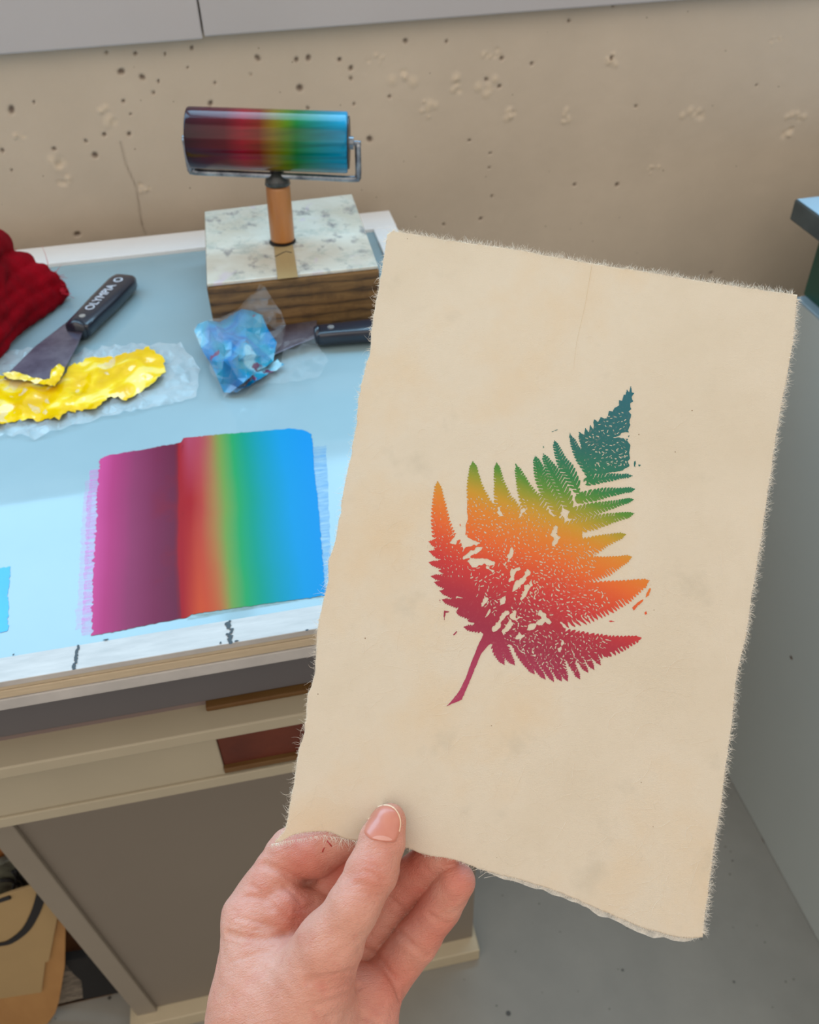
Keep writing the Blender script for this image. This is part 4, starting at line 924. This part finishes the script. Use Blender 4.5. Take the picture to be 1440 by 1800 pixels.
    specks(240,[(860,330),(980,220),(1080,190),(1090,470),(910,500)],.4,3,9,1.2,2.8,.7,6)
    specks(560,[(430,1380),(650,1340),(850,1370),(1000,1390),(960,1500),(760,1590),(560,1480)],1.0,3,11,1.3,3.2,.6,7)
    specks(40,[(940,400),(1090,380),(1090,480),(950,500)],-.7,6,11,1.4,2.4,.2,8)
    specks(60,[(560,1080),(640,1100),(640,1160),(560,1200)],.5,3,8,1.5,3.5,.6,9)
    Fd+=vn(5,21)*1.1
    # marching squares
    ny_,nx_=Fd.shape; S=Fd>0; key={}; V=[];Fc=[]
    def vid(k,x,y):
        i_=key.get(k)
        if i_ is None: i_=len(V); key[k]=i_; V.append((x,y))
        return i_
    c4=S[:-1,:-1].astype(int)+S[:-1,1:]+S[1:,1:]+S[1:,:-1]; cells=np.argwhere(c4>0)
    for (j,i_) in cells:
        cs=[(j,i_),(j,i_+1),(j+1,i_+1),(j+1,i_)]; P_=[]
        for k in range(4):
            a=cs[k];b=cs[(k+1)%4]; fa_=Fd[a];fb_=Fd[b]
            if fa_>0: P_.append(vid(a,xs[a[1]],ys[a[0]]))
            if (fa_>0)!=(fb_>0):
                t_=fa_/(fa_-fb_); kk=(a,b) if a<b else (b,a); P_.append(vid(kk,xs[a[1]]+(xs[b[1]]-xs[a[1]])*t_,ys[a[0]]+(ys[b[0]]-ys[a[0]])*t_))
        if len(P_)>2: Fc.append(P_[::-1])
    return np.array(V),Fc
FV,FF=fern(); print('fern',len(FV),len(FF))
ca=np.array([pab(740,660),pab(1160,660),pab(1160,1260),pab(740,1260)])
# px -> sheet coordinates through the plane
px_=740+FV[:,0]/3; py_=660+FV[:,1]/3
D_=np.stack([(px_-720)/F,-(py_-900)/F,-np.ones_like(px_)],1)@R.T; t_=((O-CAM)@NN)/(D_@NN); Q_=CAM+D_*t_[:,None]-O
Gi=np.linalg.inv(np.array([[U@U,U@VV],[U@VV,VV@VV]])); ab=np.stack([Q_@U,Q_@VV],1)@Gi
FP=ppt(ab[:,0],ab[:,1],.00012)
m=NT('rainbow_print_ink'); uv=m.n('ShaderNodeUVMap'); sp=m.n('ShaderNodeSeparateXYZ'); m.l(uv,'UV',sp,'Vector')
nz=m.noise(30,3); q=m.math('MULTIPLY_ADD',(nz,'Fac'),.05); q.inputs[2].default_value=-.025; s=m.math('ADD',(sp,'X'),(q,0))
# v from -300..1700 -> 0..1
vv=lambda v:(v+400)/2000
r=m.ramp(s,0,[(vv(-300),L((4, 92, 104))),(vv(40),L((0, 92, 86))),(vv(150),L((6, 104, 74))),(vv(260),L((20, 114, 50))),(vv(340),L((76, 128, 28))),(vv(410),L((136, 138, 18))),(vv(500),L((186, 138, 12))),(vv(590),L((206, 120, 14))),(vv(730),L((212, 92, 16))),(vv(820),L((202, 66, 22))),(vv(910),L((188, 38, 34))),(vv(1050),L((160, 20, 44))),(vv(1200),L((144, 16, 52))),(vv(1450),L((156, 38, 78)))])
n2=m.noise(900,3,.7); f=m.ramp(n2,'Fac',[(.55,(0,0,0,1)),(.75,(.35,)*3+(1,))]); n3=m.noise(40,3); f3=m.ramp(n3,'Fac',[(.45,(.15,)*3+(1,)),(.7,(1,)*3+(1,))]); g_=m.math('MULTIPLY',(f,'Color'),(f3,'Color'))
c=m.mix((g_,0),(r,'Color'),L((222,160,150))); m.l(c,2,m.b,'Base Color'); m.b.inputs['Roughness'].default_value=.6
uvv=np.stack([((FV[:,1]-.38*FV[:,0])+400)/2000,FV[:,0]/1260],1)
fo=obj('fern_print',FP,FF,m.m,pe,uv=uvv); fo['label']='rainbow fern leaf print, teal tip to crimson stem'

# ================================================================== HAND (one implicit surface in camera-aligned metres)
def hp(px,py,rpx,rel):
    d=pdep(px,py)+rel; return (np.array([(px-720)/F*d,-(py-900)/F*d,-d]),rpx/F*d)
def chain(l): return [hp(*q) for q in l]
TH=chain([(684,1443,30,-.0092),(672,1478,37,-.0108),(655,1530,43,-.0145),(622,1592,44,-.019),(578,1662,57,-.017),(520,1780,100,-.006)])
IX=chain([(445,1610,54,.008),(515,1501,45,.0135),(556,1494,45,.0125),(618,1460,38,.0105),(694,1418,34,.0083)])
LB=chain([(500,1596,44,.005),(548,1602,38,.012)])
MI=chain([(525,1615,44,.020),(585,1538,39,.023),(655,1482,36,.020),(735,1440,32,.0095)])
RI=chain([(600,1690,44,.028),(686,1592,37,.0285),(735,1534,34,.021),(790,1484,31,.0095)])
PI_=chain([(668,1735,44,.024),(733,1652,37.5,.019),(773,1597,35,.0155),(803,1549,33,.0100)])
PM=chain([(450,1625,62,.006),(500,1850,120,.0)])
BK=chain([(560,1690,66,.020),(560,1850,100,.006)])
HY=chain([(655,1750,52,.014),(610,1900,82,.004)])
WR=chain([(500,1800,132,-.002),(485,1980,128,.0),(470,2140,122,.0)])
def cap(p,c,k):
    D=None
    for i in range(len(c)-1):
        d=rcone(p,c[i][0],c[i+1][0],c[i][1],c[i+1][1]); D=d if D is None else smin(D,d,k)
    return D
def flatw(p):
    # wrist: wider than deep
    a,b=WR[0],WR[1]; D=None
    for i in range(2):
        (pa,ra),(pb,rb)=WR[i],WR[i+1]; q=p.copy(); z0_=(pa[2]+pb[2])/2
        ba=pb-pa; t=np.clip(((p-pa)@ba)/(ba@ba),0,1); c=pa+t[:,None]*ba; d=p-c; d[:,2]*=1.35; r_=ra+(rb-ra)*t; e_=(np.linalg.norm(d,axis=1)-r_)*.8; D=e_ if D is None else smin(D,e_,.006)
    return D
def hand0(p):
    palm=smin(flatw(p),cap(p,PM,.004),.012); palm=smin(palm,cap(p,BK,.004),.010); palm=smin(palm,cap(p,HY,.004),.008)
    palm=smin(palm,cap(p,LB,.003),.0045)
    D=smin(palm,cap(p,TH,.004),.0055)
    D=smin(D,cap(p,IX,.0022),.0016)
    fi=np.minimum(cap(p,MI,.003),np.minimum(cap(p,RI,.003),cap(p,PI_,.003)))
    fi=smin(smin(cap(p,MI,.003),cap(p,RI,.003),.0009),cap(p,PI_,.003),.0009)
    return smin(D,fi,.002)
def _refine(r_,t,k,fn):
    a,b=t[max(k-1,0)],t[k]
    for _ in range(3):
        tt=np.linspace(a,b,9); v=fn((r_[None]*tt[:,None]).astype(np.float64)); j=max(1,int(np.argmax(v<0))); a,b=tt[j-1],tt[j]
    return r_*(a+b)/2
def hit(px,py,fn,d0=.29,d1=.44):
    r_=np.array([(px-720)/F,-(py-900)/F,-1.0]); t=np.arange(d0,d1,.0004); v=fn((r_[None]*t[:,None]).astype(np.float64)); k=np.argmax(v<0)
    return _refine(r_,t,k,fn) if v[k]<0 else None
# creases (image traces dropped on the surface): (points, radius, depth)
CRS=[([(608,1547),(622,1535),(645,1532),(662,1540),(676,1550)],.0009,.0006),([(612,1556),(640,1553),(664,1561),(680,1560)],.0007,.0004),([(616,1530),(634,1520),(652,1520),(668,1526)],.0007,.0004),([(606,1565),(634,1568),(660,1574),(676,1571)],.0006,.0003),([(620,1580),(640,1584),(660,1588)],.0006,.0002),
 ([(462,1519),(476,1524),(490,1530),(512,1541),(538,1553),(552,1548)],.0014,.0016),([(408,1600),(436,1604),(462,1612)],.0006,.0003),([(398,1622),(430,1632),(470,1638)],.0006,.0003),([(396,1656),(430,1662),(462,1660)],.0006,.0003),([(500,1560),(516,1572),(530,1590)],.0008,.0006),([(474,1570),(492,1584),(506,1602)],.0008,.0005),([(572,1790),(600,1780),(626,1770)],.0008,.0004),([(556,1746),(590,1738),(620,1728)],.0006,.0003),([(428,1578),(450,1576),(475,1586),(500,1612),(522,1616)],.001,.0007),([(415,1612),(440,1618),(470,1625),(500,1640)],.001,.0007),([(400,1640),(430,1648),(468,1649),(500,1640)],.0012,.001),([(440,1556),(456,1566),(470,1585),(478,1600)],.001,.0006),
 ([(684,1578),(698,1590),(714,1604)],.0009,.0008),([(700,1634),(718,1655),(738,1672),(752,1682)],.0011,.0009),([(754,1606),(770,1618),(788,1624)],.0010,.0007),([(636,1668),(662,1680),(690,1722),(706,1762)],.0012,.001),
 ([(540,1726),(570,1718),(605,1712),(630,1704)],.0012,.0009),([(560,1730),(600,1722),(628,1718)],.001,.0006),([(555,1768),(590,1758),(615,1745),(632,1735)],.001,.0006),([(636,1786),(655,1792),(668,1802)],.001,.0008),([(620,1640),(630,1665),(634,1690)],.0006,.0003),
 ([(520,1600),(540,1596),(556,1584)],.0008,.0006),([(405,1690),(440,1680),(470,1672)],.0008,.0003)]
CP=[]
for pts,r_,dp in CRS:
    q=[hit(x,y,hand0) for x,y in smooth_poly([np.array(p_) for p_ in pts],4)]; q=[a for a in q if a is not None]
    for a,b in zip(q[:-1],q[1:]):
        if np.linalg.norm(a-b)<.006: CP.append((a,b,r_,dp))
def hand(p):
    D=hand0(p)
    near=np.where(D<.004)[0]; near=near[D[near]>-.005]; q=p[near]; dn_=D[near].copy(); g=np.zeros(len(near))
    for a,b,r_,dp in CP:
        bb_=(np.abs(q-(a+b)/2)<(np.linalg.norm(b-a)/2+.004)).all(1); k=np.where(bb_)[0]
        if len(k)==0: continue
        d=rcone(q[k],a,b,0,0); g[k]=np.maximum(g[k],1.7*dp*np.exp(-(d/(r_*1.0))**2))
    # soft folds of skin
    dn_+=g
    x,y,z=q[:,0],q[:,1],q[:,2]
    dn_+=.00022*np.sin(x*430+3*np.sin(y*170))*np.sin(y*390+2*np.sin(z*220))
    D[near]=dn_; return D
lo=hp(330,2290,1,.0)[0]; 
V,Q=surface_nets(hand,(-.128,-.335,-.425),(.035,-.108,-.285),.0009)
print('hand',len(V),V.min(0),V.max(0))
# geometric smoothing pass
def world(p): return p@R.T+CAM
fw=np.asarray(V); redn=np.zeros(len(V))
ppx=720+fw[:,0]/-fw[:,2]*F; ppy=900-fw[:,1]/-fw[:,2]*F
def blob(px,py,rx,w=1,rel=None):
    c=hp(px,py,1,0 if rel is None else rel)[0]; r_=rx/F*.37; d=np.linalg.norm(fw-c,axis=1)/r_; return w*np.exp(-d*d)
for (x,y,r_,w,rel) in ((540,1508,55,.7,.006),(520,1600,50,.6,0),(460,1560,45,.3,.0),(808,1545,50,.6,.004),(770,1640,50,.55,.012),(720,1580,70,.6,.012),(690,1740,70,.55,.012),(600,1720,50,.35,-.02),(655,1535,45,.35,-.024),(680,1470,40,.35,-.018),(615,1520,70,.9,.018),(640,1660,60,.4,.01),(730,1520,50,.7,.012),(440,1590,40,.25,.0)):
    redn=np.maximum(redn,blob(x,y,r_,w,rel))
he=empty('hand',world(WR[2][0]),'bare left hand pinching the paper between thumb and bent fingers','hand')
m=NT('skin'); m.b.inputs['Roughness'].default_value=.46; m.b.inputs['Specular IOR Level'].default_value=.4
at=m.n('ShaderNodeAttribute',attribute_name='flush'); nz=m.noise(55,4,.6); base=m.ramp(nz,'Fac',[(.3,L((196,138,118))),(.7,L((208,156,138)))])
f=m.math('MULTIPLY',(at,'Fac'),.9); c=m.mix((f,0),(base,'Color'),L((186,82,64)))
n2=m.noise(140,3,.6); f2=m.ramp(n2,'Fac',[(.55,(0,0,0,1)),(.8,(.35,)*3+(1,))]); c2=m.mix((f2,'Color'),(c,2),L((188,98,86)))
m.l(c2,2,m.b,'Base Color'); m.b.inputs['Subsurface Weight'].default_value=.25; m.b.inputs['Subsurface Radius'].default_value=(1,.35,.2); m.b.inputs['Subsurface Scale'].default_value=.004
vo=m.n('ShaderNodeTexVoronoi'); vo.inputs['Scale'].default_value=1100; tc=m.n('ShaderNodeTexCoord'); mp=m.n('ShaderNodeMapping'); mp.inputs['Rotation'].default_value=(0,.3,.5); mp.inputs['Scale'].default_value=(1,2.2,1.2); m.l(tc,'Object',mp,'Vector'); m.l(mp,'Vector',vo,'Vector')
b1=m.bump(vo,'Distance',.4,.0005); b2=m.bump(m.noise(240,4,.6,stretch=(1,2.8,1.7),dist=.6),'Fac',.6,.0008,b1)
skin=m.m
hs=obj('skin_surface',world(fw),Q,skin,he,True)
a_=hs.data.attributes.new('flush','FLOAT','POINT'); a_.data.foreach_set('value',redn.astype(np.float32))
# thumbnail: grid inside the traced nail outline, dropped on the thumb
NO=[(640,1463),(642,1452),(650,1432),(661,1419),(672,1414),(686,1415),(698,1424),(705,1441),(704,1459),(698,1474),(692,1480),(672,1479),(652,1475)]
NO=smooth_poly([np.array(p_) for p_ in NO],5,True)
def nailgeo(outl,off,edge):
    c=np.mean(outl,axis=0); V=[];Fc=[];K=7;n=len(outl)
    rings=[1,.93,.85,.68,.48,.25]
    for k,s in enumerate(rings):
        for p_ in outl:
            q=c+(p_-c)*s; h_=hit(q[0],q[1],hand0,.3,.40)
            if h_ is None: h_=hit(c[0]+(q[0]-c[0])*.9,c[1]+(q[1]-c[1])*.9,hand0,.3,.40)
            V.append(h_*(1-(off if k else edge)/.36))
    h_=hit(c[0],c[1],hand0,.3,.4); V.append(h_*(1-off/.36))
    for k in range(len(rings)-1):
        for j in range(n): a=k*n+j;b=k*n+(j+1)%n; Fc.append((a,b,b+n,a+n))
    for j in range(n): Fc.append(((len(rings)-1)*n+j,(len(rings)-1)*n+(j+1)%n,len(rings)*n))
    return world(np.array(V)),Fc
m=NT('fingernail'); m.b.inputs['Roughness'].default_value=.34; m.b.inputs['Coat Weight'].default_value=.15
nz=m.noise(60,3); r=m.ramp(nz,'Fac',[(.3,L((188,112,94))),(.7,L((204,134,112)))]); m.l(r,'Color',m.b,'Base Color'); nailm=m.m
V,Fc=nailgeo(NO,.0007,.0001); th=obj('thumbnail',V,Fc,nailm,he,True); th['label']='short pink thumbnail'
# pale moon at the nail's base and pale free edge at its tip
mo=smooth_poly([np.array(p_,float) for p_ in [(655,1473),(664,1469),(678,1470),(689,1475),(686,1478),(670,1477)]],4,True)
V,Fc=nailgeo(mo,.00078,.00074); sub(th,'nail_moon',V,Fc,P('pale_nail',(206,146,130),.3),smooth=True)
th.data.materials.append(P('pale_nail_edge',(238,208,180),.3)); n5_=len(NO)
for p_ in th.data.polygons:
    if p_.index<n5_:
        q=NO[p_.index]
        if q[1]<1440 or (q[0]>697 and q[1]<1462): p_.material_index=1
# small red scratch on the index finger
V=[];Fc=[]
for pts in ([(575,1478),(580,1484),(583,1488)],[(570,1490),(568,1494),(567,1498)]):
    q=[hit(x,y,hand) for x,y in pts]; v,f=tube_geo([world((p_*(1-.0001/.37))[None])[0] for p_ in q],.00025,6); b0=len(V); V+=v; Fc+=[[i_+b0 for i_ in t2] for t2 in f]
obj('scratch',V,Fc,P('red_scratch',(170,36,30),.5),he,True)
